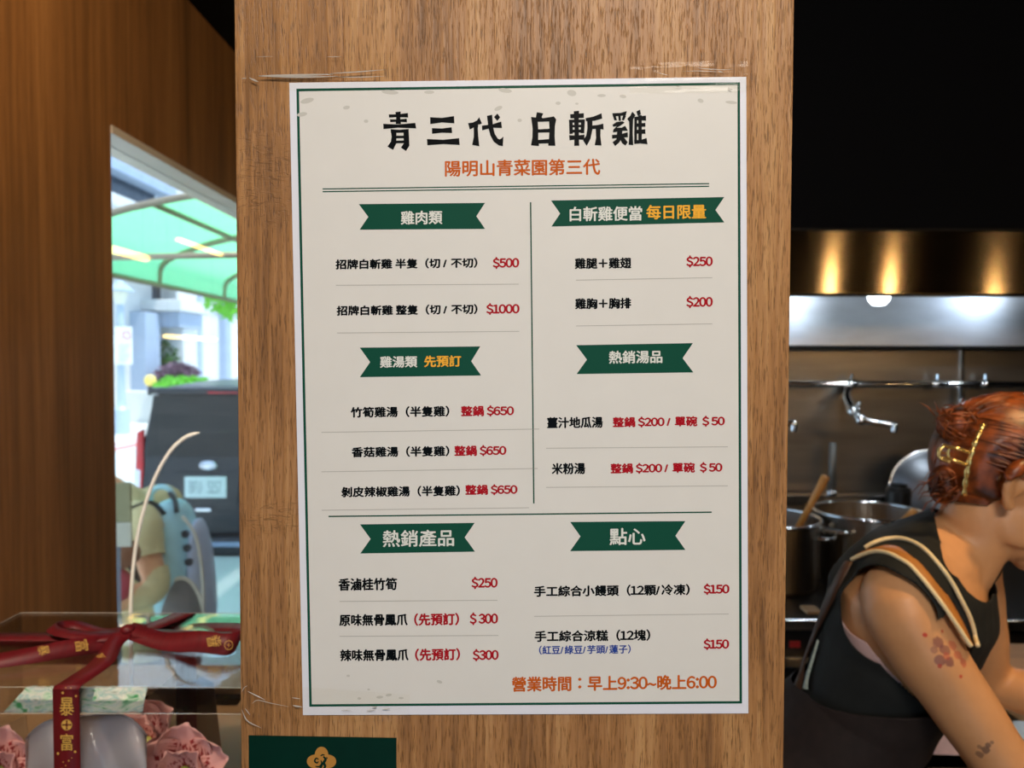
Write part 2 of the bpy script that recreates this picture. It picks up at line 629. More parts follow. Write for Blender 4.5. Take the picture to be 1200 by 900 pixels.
wf.span((WX - 0.14, OY0, OZ0 + 0.001), (WX + 0.02, OY1, OZ0 + 0.025))
wo = struct('window_1', wf, M['white_metal'], 'pale metal frame lining the street opening in the wood wall')
MB().span((WX - 0.064, OY0 + 0.012, OZ0 + 0.025), (WX - 0.058, OY1 - 0.022, OZ1 - 0.022)).build('window_pane', M['window_glass'], wo)

struct('wall_back', MB().span((-0.2, 3.2, 0), (3.3, 3.5, CEIL)).span((-0.2, 3.5, 0), (-0.1, 4.3, CEIL)).span((-1.03, 4.3, 0), (-0.1, 4.5, CEIL)), M['steel'])
struct('wall_right', MB().span((3.2, -3.0, 0), (3.3, 3.2, CEIL)), M['black'])
wfr = MB()
wfr.span((-1.13, -3.1, 0), (-0.7, -3.0, CEIL))
wfr.span((0.7, -3.1, 0), (3.3, -3.0, CEIL))
wfr.span((-0.7, -3.1, 2.2), (0.7, -3.0, CEIL))
struct('wall_front', wfr, M['plaster'])
PX0, PX1 = P(278.6, 450, PY).x, P(924.4, 450, PY).x
struct('pillar', MB().span((PX0, PY, 0), (PX1, PY + 0.15, CEIL)), M['oak'], 'oak veneered pillar carrying the menu poster', bevel=0.0006)
# steel sheets behind the stove: seams, ledge
seam = MB()
for px in (1128, 690):
    x = P(px, 440, 3.19).x
    seam.span((x - 0.008, 3.188, 0.9), (x + 0.008, 3.2, 1.70))
struct('trim_1', seam, M['steel_bright'], 'bright cover strips over the seams of the steel wall')

# street side
struct('ground', MB().box((-14, 15, -0.55), (60, 90, 0.1)), M['road'])
M['walk'] = mat('pavement', srgb(226, 228, 226), 0.8, var=0.03, scale=1.2)
struct('pavement', MB().span((-30, 2, -0.5), (-9.6, 60, -0.38)), M['walk'])
kb = MB().span((-9.6, 2, -0.5), (-9.25, 60, -0.36))
M['red_line'] = mat('red_road_paint', srgb(214, 82, 76), 0.7, var=0.05, scale=2)
M['white_paint'] = mat('white_road_paint', srgb(240, 240, 238), 0.7, var=0.03, scale=2)
struct('kerb', kb, M['white_paint'])
struct('road_markings', MB().span((-9.2, 2, -0.5), (-9.0, 60, -0.494)), M['red_line'])
# ------------------------------------------------------------------ menu poster
def rotp(px, py, lift=0.0):
    return P(px, py, POSTER - lift)


TLp, TRp, BRp, BLp = (339, 97), (874.5, 90), (877, 836), (355, 838)
poster = thing('menu_poster', P(608, 838, PY - 0.0006), 'white laminated Chinese menu poster with green border taped to the oak pillar', 'poster')


def sheet(corners, y0, y1):
    f = [P(px, py, y0) for px, py in corners]
    b = [Vector((q.x, y1, q.z)) for q in f]
    mb = MB()
    mb.add(f + b, [(0, 1, 2, 3), (7, 6, 5, 4), (0, 4, 5, 1), (1, 5, 6, 2), (2, 6, 7, 3), (3, 7, 4, 0)])
    return mb


sheet((TLp, TRp, BRp, BLp), POSTER, PY - 0.0004).build('laminate_sheet', M['paper_edge'], poster)
bo = ((347.3, 104.0), (867.2, 96.4), (869.6, 824.4), (362.5, 828.2))
bi = ((350.4, 107.1), (864.2, 99.6), (866.6, 821.6), (365.4, 825.4))
fo, fi = [rotp(x, y, 0.0001) for x, y in bo], [rotp(x, y, 0.0001) for x, y in bi]
MB().add(fi, [(0, 1, 2, 3)]).build('printed_panel', M['paper'], poster)
MB().add(fo + fi, [(i, (i + 1) % 4, 4 + (i + 1) % 4, 4 + i) for i in range(4)]).build('green_border', M['ink_green'], poster)
SL = -0.0125                  # the printed lines climb a little to the right


def ppoly(mb, pts, lift):
    n = len(mb.v)
    mb.v += [tuple(rotp(x, y, lift)) for x, y in pts]
    mb.f.append(tuple(range(n, n + len(pts))))


def pline(mb, x0, y0, x1, y1, w, lift=0.0002):
    dx, dy = x1 - x0, y1 - y0
    k = w / 2 / math.hypot(dx, dy)
    ppoly(mb, [(x0 - dy * k, y0 + dx * k), (x1 - dy * k, y1 + dx * k), (x1 + dy * k, y1 - dx * k), (x0 + dy * k, y0 - dx * k)], lift)


def ptext(body, x0, x1, y0, y1, m, name, parent, bold=0.55, lift=0.0002):
    """Ink box of BODY in photograph pixels on the poster; BOLD is the added stroke weight in pixels."""
    if body[0] in '$＄':
        y0, y1 = y0 - 0.8, y1 + 0.8
    w, h = x1 - x0, y1 - y0
    h2 = h - abs(SL) * w
    yc = (y0 + y1) / 2
    fn = lambda u, v, z: rotp(x0 + u * w, yc + SL * (u - 0.5) * w - (v - 0.5) * h2, z)
    return lettering(body, fn, (bold / w, bold * 0.8 / h2), lift, name, m, parent)


# title, brushed clerical strokes
T1 = [
    [(117, 105), (200, 104), (285, 93), (288, 133), (200, 130), (119, 133)], [(175, 85), (222, 80), (218, 130), (224, 190), (178, 190), (182, 130)],
    [(127, 148), (200, 151), (275, 143), (277, 175), (200, 170), (130, 173)], [(68, 188), (200, 194), (350, 180), (358, 229), (200, 222), (70, 235)],
    [(133, 235), (185, 240), (183, 360), (155, 418), (105, 388), (135, 345), (142, 300)], [(133, 235), (210, 240), (292, 233), (292, 266), (135, 268)],
    [(246, 238), (292, 235), (298, 380), (268, 427), (224, 398), (248, 360)], [(170, 292), (260, 292), (260, 315), (170, 316)], [(170, 336), (260, 334), (260, 358), (170, 360)],
    [(480, 130), (585, 136), (690, 120), (694, 184), (585, 176), (482, 190)], [(496, 226), (585, 229), (670, 218), (674, 270), (585, 266), (497, 276)],
    [(452, 322), (595, 328), (735, 314), (740, 374), (595, 366), (457, 377)],
    [(815, 182), (858, 176), (892, 158), (912, 130), (936, 186), (910, 195), (895, 185), (857, 225), (828, 238)], [(857, 185), (905, 185), (900, 230), (903, 290), (913, 386), (850, 374), (864, 300), (864, 230)],
    [(936, 204), (1030, 192), (1105, 168), (1112, 225), (1025, 222), (938, 246)],
    [(980, 118), (1026, 108), (1032, 210), (1048, 275), (1075, 318), (1092, 325), (1110, 314), (1124, 299), (1120, 385), (1085, 378), (1040, 345), (1010, 290), (992, 220)],
    [(1042, 128), (1072, 98), (1096, 132), (1070, 162)],
]
T2 = [
    [(143, 86), (200, 96), (186, 130), (196, 145), (145, 150), (135, 130)], [(93, 128), (150, 134), (156, 240), (156, 330), (164, 384), (92, 378), (104, 310), (106, 230)],
    [(250, 134), (292, 122), (314, 150), (302, 210), (300, 300), (306, 382), (243, 380), (250, 320), (254, 230)], [(100, 130), (200, 138), (292, 124), (300, 166), (140, 172)],
    [(140, 237), (265, 231), (265, 263), (140, 267)], [(140, 331), (265, 321), (262, 360), (150, 362)],
    [(436, 104), (556, 94), (556, 136), (438, 140)], [(468, 78), (515, 73), (511, 200), (516, 380), (472, 382), (475, 240)], [(426, 152), (458, 152), (460, 275), (430, 278)],
    [(532, 150), (566, 150), (560, 270), (528, 270)], [(428, 152), (564, 149), (562, 178), (430, 178)], [(440, 198), (555, 196), (555, 218), (440, 220)], [(430, 240), (560, 238), (560, 264), (432, 266)],
    [(428, 288), (495, 292), (562, 282), (562, 330), (495, 326), (430, 332)],
    [(572, 138), (640, 125), (712, 95), (718, 142), (650, 162), (575, 166)], [(585, 135), (632, 150), (632, 240), (615, 320), (582, 382), (550, 335), (578, 290), (588, 230)],
    [(610, 205), (680, 198), (728, 186), (730, 238), (680, 232), (615, 235)], [(660, 215), (704, 215), (702, 300), (712, 378), (652, 376), (664, 310)],
    [(806, 95), (880, 92), (934, 76), (926, 115), (870, 120), (812, 124)], [(814, 122), (838, 122), (848, 158), (824, 158)], [(858, 120), (880, 118), (882, 162), (864, 162)], [(903, 112), (928, 120), (908, 160), (890, 152)],
    [(808, 196), (845, 172), (896, 166), (915, 178), (878, 205), (845, 222), (890, 222), (920, 205), (944, 250), (900, 250), (812, 264), (815, 240), (845, 208), (815, 215)],
    [(804, 285), (870, 282), (942, 262), (944, 306), (870, 310), (806, 318)], [(850, 250), (896, 250), (890, 310), (868, 352), (832, 382), (808, 350), (842, 325)], [(880, 302), (905, 302), (942, 350), (922, 380), (895, 360), (878, 330)],
    [(982, 80), (1010, 112), (990, 150), (986, 260), (991, 376), (950, 372), (957, 270), (955, 170), (938, 145), (966, 115)], [(1018, 80), (1050, 64), (1058, 105), (1030, 118)],
    [(1035, 112), (1066, 112), (1066, 345), (1035, 345)], [(1000, 128), (1102, 115), (1104, 160), (1002, 156)], [(1004, 186), (1096, 180), (1098, 213), (1004, 215)], [(1004, 242), (1096, 236), (1098, 276), (1004, 274)],
    [(998, 328), (1050, 332), (1108, 312), (1116, 367), (1050, 360), (1000, 365)], [(1000, 135), (1024, 135), (1024, 360), (1000, 360)],
]
tm = MB()
for i, s in enumerate(T1):
    ppoly(tm, [(440 + x / 7.5, 120 + y / 7.5) for x, y in s], 0.0002 + 0.000004 * i)
for i, s in enumerate(T2):
    ppoly(tm, [(610 + x / 7.5, 120 + y / 7.5) for x, y in s], 0.0002 + 0.000004 * i)
tm.build('title_lettering', M['ink_black'], poster)
ptext('陽明山青菜園第三代', 521.8, 703, 186, 206.8, M['ink_orange'], 'subtitle_lettering', poster, 0.5)
rl = MB()
pline(rl, 378, 221.4, 831, 215.2, 1.3)
pline(rl, 378, 224.6, 831, 218.3, 1.3)
pline(rl, 385, 605.2, 834, 600.2, 1.6)
pline(rl, 621.8, 237, 625.6, 590, 1.6)
rl.build('green_rule', M['ink_green'], poster)
hl = MB()
for q in ((393.6, 334.3, 607.8, 333), (395, 390.2, 608.5, 388.3), (675, 328.3, 834.7, 325.4), (675, 382, 834.7, 379.5), (376.7, 506.7, 632, 502.8), (376.7, 552.9, 630, 549),
          (377, 598, 620, 595), (640, 525.3, 853, 523.6), (640, 571.2, 853, 569.3), (398, 704.8, 583, 703.4), (398, 745.7, 584, 744.7), (626, 722.3, 854, 719.5)):
    pline(hl, *q, 0.8)
hl.build('hairline_rule', M['ink_line'], poster)


def banner(org, sc, pts, texts):
    mb = MB()
    p = [(org[0] + x / sc, org[1] + y / sc) for x, y in pts]
    ppoly(mb, p, 0.0002)
    b = mb.build('section_banner', M['ink_green'], poster)
    for body, x0, x1, y0, y1, m in texts:
        ptext(body, x0, x1, y0, y1, M[m], 'banner_lettering', b, 0.45, 0.0004)


banner((340, 230), 4.138, [(333, 38), (945, 32), (903, 97), (945, 158), (337, 162), (379, 100)], [('雞肉類', 470, 518.1, 247, 263, 'ink_white')])
banner((610, 220), 4.138, [(148, 62), (988, 45), (945, 108), (988, 168), (150, 188), (192, 125)], [('白斬雞便當', 668, 752.1, 241.6, 259.2, 'ink_white'), ('每日限量', 757.9, 827, 239.6, 256.8, 'ink_yellow')])
banner((340, 390), 4.138, [(338, 72), (922, 66), (878, 138), (926, 207), (338, 215), (388, 142)], [('雞湯類', 445.6, 488.6, 417.3, 430.8, 'ink_white'), ('先預訂', 497.3, 540, 416.5, 430, 'ink_yellow')])
banner((610, 390), 4.138, [(270, 60), (836, 50), (786, 123), (838, 192), (272, 200), (322, 130)], [('熱銷湯品', 713.9, 775.8, 410.7, 426, 'ink_white')])
banner((270, 580), 2.812, [(427, 97), (805, 92), (772, 140), (806, 187), (428, 193), (462, 145)], [('熱銷產品', 448.9, 531.7, 620.7, 641, 'ink_white')])
banner((590, 590), 2.903, [(227, 63), (619, 60), (585, 110), (619, 158), (227, 162), (262, 112)], [('點心', 714.7, 756, 618.8, 638.6, 'ink_white')])
for row in (
    (('招牌白斬雞 半隻（切 / 不切）', 393.6, 558.9, 302.2, 315.6), ('$500', 578, 607.8, 302, 314)),
    (('招牌白斬雞 整隻（切 / 不切）', 394.9, 559, 356.5, 369.8), ('$1000', 570.3, 608.2, 356, 367.9)),
    (('雞腿＋雞翅', 674, 739.3, 302, 314.9), ('$250', 804.8, 834.7, 300.2, 312.4)),
    (('雞胸＋胸排', 674.3, 739.3, 349.2, 362), ('$200', 804.8, 834.7, 347.6, 360)),
    (('竹筍雞湯（半隻雞）', 411.3, 526, 475.8, 489.3), ('整鍋 $650', 540.6, 601.7, 475, 488.2)),
    (('香菇雞湯（半隻雞）', 412.5, 526, 522.7, 535.8), ('整鍋 $650', 532.8, 592.8, 521.6, 534.7)),
    (('剝皮辣椒雞湯（半隻雞）', 400.4, 538.4, 569.1, 582.6), ('整鍋 $650', 545.6, 605.8, 567.5, 580.3)),
    (('薑汁地瓜湯', 641.4, 706, 488.5, 501.8), ('整鍋 $200 / 單碗 ＄50', 718.5, 848.8, 487.3, 501)),
    (('米粉湯', 647, 685.4, 542.6, 555.7), ('整鍋 $200 / 單碗 ＄50', 715.9, 845.9, 541.6, 555.2)),
    (('香滷桂竹筍', 397, 464.9, 677.2, 692), ('$250', 553, 582.6, 676.7, 689.2)),
    (('原味無骨鳳爪', 398, 477.3, 719.3, 733.5), ('（先預訂）', 485.9, 537.4, 718.5, 733), ('＄300', 551, 583, 718.5, 731.5)),
    (('辣味無骨鳳爪', 399, 478.4, 760.5, 774.7), ('（先預訂）', 487, 538.5, 759.8, 774.2), ('$300', 554.5, 583.7, 761.3, 773.9)),
    (('手工綜合小饅頭（12顆/冷凍）', 626.2, 807.7, 684.6, 699.4), ('$150', 825, 854.2, 684.6, 696)),
    (('手工綜合涼糕（12塊）', 626.9, 761.5, 737.8, 752.2), ('$150', 825, 853.8, 749, 760.7)),
):
    for k, t in enumerate(row):
        o = ptext(*t, M['ink_red' if k else 'ink_black'], 'price_lettering' if k else 'dish_lettering', poster, 0.62 if k else 0.58)
ptext('（紅豆/綠豆/芋頭/蓮子）', 632, 738.8, 755.5, 767, M['ink_blue'], 'filling_lettering', poster, 0.3)
ptext('營業時間：早上9:30~晚上6:00', 600.3, 839.4, 790.6, 810.4, M['ink_orange'], 'hours_lettering', poster, 0.6)
for x, y, rx, ry, a in ((360, 118, 8, 3, -14), (354, 134, 6, 2.5, -10), (406, 126, 4, 2.2, -10), (429, 142, 2.6, 2, 0), (457, 108, 10, 2.6, 5), (503, 108, 6, 2, 0), (584, 127, 5, 2.4, -25), (609, 141, 2.6, 2, 0),
                        (592, 106, 8, 2.6, 8), (670, 109, 5.5, 3.6, 10), (705, 112, 5, 1.8, 0), (730, 113, 4, 2, 8), (654, 121, 3, 2, 0), (676, 121.5, 2, 1.2, 0), (821, 118, 3.6, 2.4, 20), (857, 120, 7, 1.8, 5),
                        (408, 792, 2, 1.4, 0), (432, 808, 1.6, 1.2, 0), (421, 818.5, 2.2, 1.4, 0), (445, 817, 4, 1.6, -4), (455.5, 814.5, 3.6, 1.6, -8), (515, 799, 3.4, 1.8, 20), (470, 818, 3, 1.2, 0)):
    ca, sa = math.cos(math.radians(a)), math.sin(math.radians(a))
    sm = MB()
    ppoly(sm, [(x + rx * math.cos(t) * ca - ry * math.sin(t) * sa, y + rx * math.cos(t) * sa + ry * math.sin(t) * ca) for t in [k * math.pi / 9 for k in range(18)]], 0.00013)
    sm.build('printed_petal_mark', M['ink_smudge'], poster)

# green card below the poster
card = thing('green_card', P(378, 1010, PY - 0.0003), 'dark green card with a gold rooster emblem stuck low on the pillar', 'card')
cy = PY - 0.0006


def cpoly(mb, pts, lift):
    n = len(mb.v)
    mb.v += [tuple(P(x, y, cy - lift)) for x, y in pts]
    mb.f.append(tuple(range(n, n + len(pts))))


sheet(((291.3, 862), (464.6, 865), (464, 1110), (293, 1110)), cy, PY - 0.0001).build('card_sheet', M['card_green'], card)
em = MB()
ex, ey = 376.8, 892.3
ring = []
for k in range(96):
    t = 2 * math.pi * k / 96
    r = 17.2 * (0.66 + 0.34 * abs(math.cos(2 * t)) ** 1.15)
    ring.append((ex + r * math.cos(t), ey + r * math.sin(t)))
cpoly(em, ring, 0.0001)
emblem = em.build('gold_emblem', M['gold_print'], card)
rm = MB()


def cstroke(pts, w):
    p = [Vector((x, y, 0)) for x, y in pts]
    p = spline(p, 6)
    n = len(p)
    L, R = [], []
    for i, q in enumerate(p):
        t = (p[min(i + 1, n - 1)] - p[max(i - 1, 0)]).normalized()
        k = 1.25 * w * (0.25 + 0.75 * math.sin(math.pi * (0.12 + 0.76 * i / (n - 1))))
        L.append((q.x - t.y * k, q.y + t.x * k))
        R.append((q.x + t.y * k, q.y - t.x * k))
    for i in range(n - 1):
        cpoly(rm, [L[i], L[i + 1], R[i + 1], R[i]], 0.0002)


cstroke([(375.5, 885.8), (378, 884.6), (380.5, 884.9)], 0.7)
cstroke([(379, 886.5), (381.5, 890), (379.3, 894), (381, 898), (378, 903)], 1.3)
cstroke([(373.5, 890), (370.5, 888.6), (368.8, 892), (371.5, 894), (373.3, 892.3)], 0.8)
cstroke([(376, 891), (377, 895), (374, 898.5), (369.5, 898)], 0.8)
cstroke([(378, 895), (376.5, 899), (372.5, 902), (368.5, 900.5)], 0.8)
cstroke([(382.3, 887.2), (383.4, 888.4), (382.2, 889.2)], 0.5)
rm.build('rooster_mark', M['card_green'], emblem)

# clear tape over three edges of the poster


def tape(label, corners, creases, y=POSTER - 0.0007):
    t = thing('clear_tape', P(corners[3][0], corners[3][1], y), label, 'tape', 'clear tape holding the menu poster')
    mb = MB()
    (x0, y0), (x1, y1), (x2, y2), (x3, y3) = corners
    fn = lambda u, v: P((x0 + (x1 - x0) * u) * (1 - v) + (x3 + (x2 - x3) * u) * v, (y0 + (y1 - y0) * u) * (1 - v) + (y3 + (y2 - y3) * u) * v,
                        y - 0.0004 * noise.noise(Vector((u * 9 + x0, v * 2.2, 3.1))))
    mb.grid(fn, 40, 5)
    mb.build('tape_film', M['tape'], t, smooth=True)
    for pts, w in creases:
        cm = MB()
        pp = spline([P(a, b, y - 0.0009) for a, b in pts], 6)
        n = len(pp)
        cm.tube(pp, [((w * (0.15 + 0.85 * math.sin(math.pi * min(0.97, max(0.03, i / (n - 1)))))) * 0.00056 * 0.5, 0.0001) for i in range(n)], 8, up=(0, 0, 1))
        cm.build('tape_crease_glint', M['tape_crease_glint'], t, smooth=True)


tape('clear tape strip across the top left edge of the menu poster', ((275, 66), (470, 62), (470, 104), (275, 108)),
     [([(303, 89), (335, 88.6), (390, 87)], 3.4), ([(303, 89.4), (350, 90.4), (396, 89.4)], 2.2), ([(386, 86.2), (415, 84.4), (452, 81.6)], 1.4), ([(394, 90), (420, 90.4), (450, 89.4)], 1.2),
      ([(292, 91), (298, 94), (303, 96)], 2.4), ([(283, 92), (289, 91.6)], 1.0), ([(383, 66.6), (400, 66.4)], 0.9), ([(300, 66.4), (320, 66.2)], 0.6)])
tape('clear tape strip across the top right edge of the menu poster', ((738, 72), (876, 68), (877, 108), (738, 110)),
     [([(815, 79), (826, 80.6), (846, 81.6), (860, 81)], 0.9), ([(800, 83.6), (820, 83.2), (846, 84.4)], 0.8), ([(842, 83.4), (847, 84.8)], 1.6), ([(770, 85), (784, 88.4)], 0.7), ([(853, 103), (858, 105)], 1.4), ([(792, 101), (800, 101.8)], 0.8)])
tape('clear tape strip across the bottom left edge of the menu poster', ((283, 800), (480, 814), (480, 844), (283, 850)),
     [([(290, 810), (300, 815), (311, 820.4)], 1.3), ([(283.4, 811), (286, 806), (290, 803.4)], 1.0), ([(283.4, 832), (290, 845), (306, 853)], 1.6), ([(295, 824.6), (302, 820.6), (317, 824), (338, 828)], 1.0),
      ([(343, 826.6), (348, 827.8), (354, 828.6)], 2.2), ([(342, 817.6), (352, 819)], 1.2), ([(436, 829), (442, 828.6)], 1.8), ([(448, 831.4), (457, 830.8)], 1.5), ([(400, 832.4), (412, 832.8)], 0.8), ([(287, 830), (293, 838)], 0.9), ([(430, 833.2), (440, 832.4)], 1.0)])
# ------------------------------------------------------------------ the street beyond the left opening
GZ = -0.5                     # street level
M['awning_sheet'] = translucent_mat('green_sheet', srgb(146, 238, 176), 0.8)
M['awning_frame'] = mat('awning_frame', srgb(164, 150, 126), 0.5, 0.3, var=0.06, scale=10)
aw = thing('awning', (-2.0, 4.5, 2.3), 'green translucent ribbed street awning hanging outside above the left opening', 'awning')
prof = spline([(-2.66, 2.16), (-2.62, 2.33), (-2.35, 2.455), (-2.1, 2.52), (-1.8, 2.575), (-1.3, 2.64)], 5)
AY0, AY1 = 4.5, 9.7
mb = MB()
mb.grid(lambda u, v: Vector((prof[round(u * (len(prof) - 1))].x, AY0 + (AY1 - AY0) * v, prof[round(u * (len(prof) - 1))].y)), len(prof) - 1, 1)
mb.build('canopy_sheet', M['awning_sheet'], aw, smooth=True)
for k in range(5):
    y = AY0 + 1.3 * k
    MB().tube([Vector((p.x, y, p.y - 0.02)) for p in prof], 0.022, 8).build('awning_rib', M['awning_frame'], aw, smooth=True)
for (x, z) in ((-2.66, 2.15), (-2.1, 2.50), (-1.5, 2.60)):
    MB().tube([(x, AY0, z), (x, AY1, z)], 0.02, 8).build('awning_purlin', M['awning_frame'], aw, smooth=True)
MB().tube([(-2.64, AY0, 2.18), (-1.2, AY0, 2.21)], 0.018, 8).build('awning_tie', M['awning_frame'], aw, smooth=True)
for k in range(1, 3):
    MB().tube([(-1.14, AY0 + 2.6 * k, 2.66), (-1.3, AY0 + 2.6 * k, 2.62)], 0.03, 8).build('wall_bracket', M['awning_frame'], aw, smooth=True)

# own facade continuing along the street, carries the awning
struct('wall_facade', MB().span((-1.13, 4.5, -0.5), (-0.9, 12, 2.9)), M['plaster'])

# pale stone building across the street, its front runs along the street
FX = -12.0


def fr(px, py):
    return on_x(px, py, FX)


bl = thing('building', (FX, 28, GZ), 'pale stone building with cornices and pilasters across the street', 'building')
def slab(px0, px1, py_top, py_bot, out, name, m, ref=None):
    """A block on the front: from PX0 to PX1, heights read at pixel column REF, standing OUT from the wall."""
    a, b = fr(px0, py_top), fr(px1, py_top)
    r = ref if ref is not None else px0
    z1, z0 = fr(r, py_top).z, fr(r, py_bot).z
    return MB().span((FX - 0.2, a.y, z0), (FX + out, b.y, z1)).build(name, m, bl, bevel=0.03)


MB().span((FX - 3, 12, GZ), (FX, 46, 13)).build('wall', M['stone'], bl)
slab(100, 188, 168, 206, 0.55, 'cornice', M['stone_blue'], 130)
slab(100, 188, 232, 246, 0.5, 'window_ledge', M['stone'], 130)
w_ = slab(100, 179, 205, 236, 0.06, 'window', M['window_dark'], 130)
slab(188, 213, 195, 500, 0.5, 'pilaster', M['stone'], 190)
slab(100, 190, 312, 324, 0.8, 'cornice', M['stone'], 130)
slab(165, 206, 353, 366, 1.3, 'capital', M['stone'], 180)
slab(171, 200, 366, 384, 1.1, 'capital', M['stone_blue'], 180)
slab(180, 195, 380, 470, 1.0, 'column', M['stone'], 180)
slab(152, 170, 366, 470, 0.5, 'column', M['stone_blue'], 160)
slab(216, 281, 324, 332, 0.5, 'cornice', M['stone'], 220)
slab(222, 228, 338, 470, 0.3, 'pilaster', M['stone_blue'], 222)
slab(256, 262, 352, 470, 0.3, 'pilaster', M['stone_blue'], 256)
slab(194, 226, 388, 470, 0.02, 'garden_gate', M['window_dark'], 200)
PT = fr(160, 457).z
MB().span((FX - 0.1, fr(140, 457).y, GZ), (FX + 3.0, fr(275, 457).y, PT)).build('garden_wall', M['stone'], bl, bevel=0.03)
slab(178, 187, 330, 354, 0.05, 'window', M['window_dark'], 180)
gl_ = thing('globe_lamp', on_x(176, 452, FX + 1.7), 'yellow globe lamp on the garden wall of the pale building', 'lamp')
c = on_x(176, 446, FX + 2.0)
M['yellow_globe'] = mat('yellow_globe', srgb(250, 224, 120), 0.4, var=0.05)
MB().ball(c, 0.16).build('globe', M['yellow_globe'], gl_, smooth=True)
MB().tube([Vector((c.x, c.y, PT)), c - Vector((0, 0, 0.14))], 0.06).build('post', M['iron'], gl_)

# leaves
M['leaf'] = translucent_mat('leaf_green', srgb(122, 206, 72), 0.5)
M['leaf_dark'] = translucent_mat('leaf_deep_green', srgb(70, 118, 58), 0.4)
M['leaf_plum'] = translucent_mat('leaf_plum', srgb(110, 84, 104), 0.3)
M['bark'] = mat('bark', srgb(96, 78, 62), 0.8, var=0.2, scale=20)


def foliage(c, r, n, leaf, m, name, parent, seed):
    rnd = random.Random(seed)
    mb = MB()
    for _ in range(n):
        d = Vector((rnd.gauss(0, 1), rnd.gauss(0, 1), rnd.gauss(0, 1))).normalized() * (rnd.random() ** 0.4)
        p = Vector(c) + Vector((d.x * r[0], d.y * r[1], d.z * r[2]))
        a = Vector((rnd.gauss(0, 1), rnd.gauss(0, 1), rnd.gauss(0, 0.6))).normalized()
        b = a.cross(Vector((rnd.gauss(0, 1), rnd.gauss(0, 1), rnd.gauss(0, 1)))).normalized()
        k = leaf * rnd.uniform(0.6, 1.2)
        mb.add([p - a * k, p + b * k * 0.45, p + a * k, p - b * k * 0.45], [(0, 1, 2, 3)])
    return mb.build(name, m, parent)


def bush(px, py0, py1, X, wid, m, label, seed):
    """A shrub standing in front of the building: its top and foot are read at column PX."""
    a, b = on_x(px, py0, X), on_x(px, py1, X)
    b.z = PT
    t = thing('bush', (X, a.y, b.z), label, 'bush')
    foliage((X, a.y, (a.z + b.z) / 2), (0.42, wid, (a.z - b.z) / 2), 420, 0.16, M[m], 'foliage', t, seed)
    MB().tube([(X, a.y, b.z), (X, a.y, (a.z + b.z) / 2)], 0.05, 6).build('stem', M['bark'], t)


bush(216, 441, 462, FX + 2.4, 1.6, 'leaf', 'bright green clipped bush above the van roof', 3)
bush(208, 424, 441, FX + 1.45, 1.3, 'leaf_plum', 'plum leaved bush behind the bright green bush', 4)
bush(202, 394, 423, FX + 0.5, 0.9, 'leaf_dark', 'deep green shrub in the garden gateway', 5)
tr = thing('street_tree', (-5.6, 17, GZ), 'street tree with light green leaves hanging below the awning edge', 'tree')
foliage((-5.95, 17, 3.25), (0.95, 1.0, 0.85), 700, 0.16, M['leaf'], 'foliage', tr, 8)
MB().tube([(-5.4, 17, GZ), (-5.4, 17, 1.6), (-5.6, 17, 2.8)], [0.14, 0.11, 0.05], 8).build('trunk', M['bark'], tr, smooth=True)

# lamp post with a parking sign
LX = -10.15
lp0 = on_x(143, 510, LX)
M['post_paint'] = mat('post_paint', srgb(176, 196, 214), 0.45, 0.2, var=0.04, scale=6)
M['lantern_glass'] = mat('lantern_glass', srgb(224, 226, 206), 0.3, var=0.04)
M['sign_white'] = mat('sign_white', srgb(236, 244, 242), 0.4, var=0.02)
M['sign_grey'] = mat('sign_grey', srgb(186, 200, 204), 0.4)
M['sign_red'] = mat('sign_red', srgb(222, 120, 130), 0.4)
lp = thing('lamp_post', (LX, lp0.y, -0.38), 'pale blue lamp post with a pointed lantern on the far pavement', 'lamp post')
zt = on_x(143, 357, LX).z
MB().lathe([(0, -0.38), (0.2, -0.38), (0.2, 0.25), (0.12, 0.35), (0.1, 0.5), (0.085, zt), (0, zt)], (LX, lp0.y, 0), 16).build('pole', M['post_paint'], lp, smooth=False)
MB().lathe([(0, zt), (0.1, zt), (0.2, zt + 0.3), (0.2, zt + 0.34), (0, zt + 0.34)], (LX, lp0.y, 0), 8).build('lantern', M['lantern_glass'], lp)
MB().lathe([(0, zt + 0.33), (0.36, zt + 0.33), (0.36, zt + 0.37), (0.14, zt + 0.52), (0.05, zt + 0.68), (0, zt + 0.72)], (LX, lp0.y, 0), 8).build('lantern_cap', M['post_paint'], lp)
sy = lp0.y - 0.12
s0, s1 = P(135, 427, sy), P(155, 383, sy)
sg = thing('parking_sign', (s0.x, sy, s0.z), 'white parking sign with a red ring fixed to the pale lamp post', 'sign')
MB().span((s0.x, sy - 0.02, s0.z), (s1.x, sy, s1.z)).build('sign_plate', M['sign_white'], sg, bevel=0.02)
rc = P(148.5, 393, sy - 0.026)
mb = MB()
for k in range(24):
    a, b = 2 * math.pi * k / 24, 2 * math.pi * (k + 1) / 24
    q = lambda t, r: rc + Vector((math.cos(t) * r, 0, math.sin(t) * r))
    mb.add([q(a, 0.11), q(b, 0.11), q(b, 0.075), q(a, 0.075)], [(0, 1, 2, 3)])
mb.build('red_ring', M['sign_red'], sg)
mb = MB()
for k in range(6):
    a = P(139, 404 + 3.6 * k, sy - 0.024)
    b = P(152 - (k % 3) * 2, 405.6 + 3.6 * k, sy - 0.024)
    mb.add([(a.x, a.y, a.z), (b.x, a.y, a.z), (b.x, a.y, b.z), (a.x, a.y, b.z)], [(0, 1, 2, 3)])
mb.build('small_print', M['sign_grey'], sg)

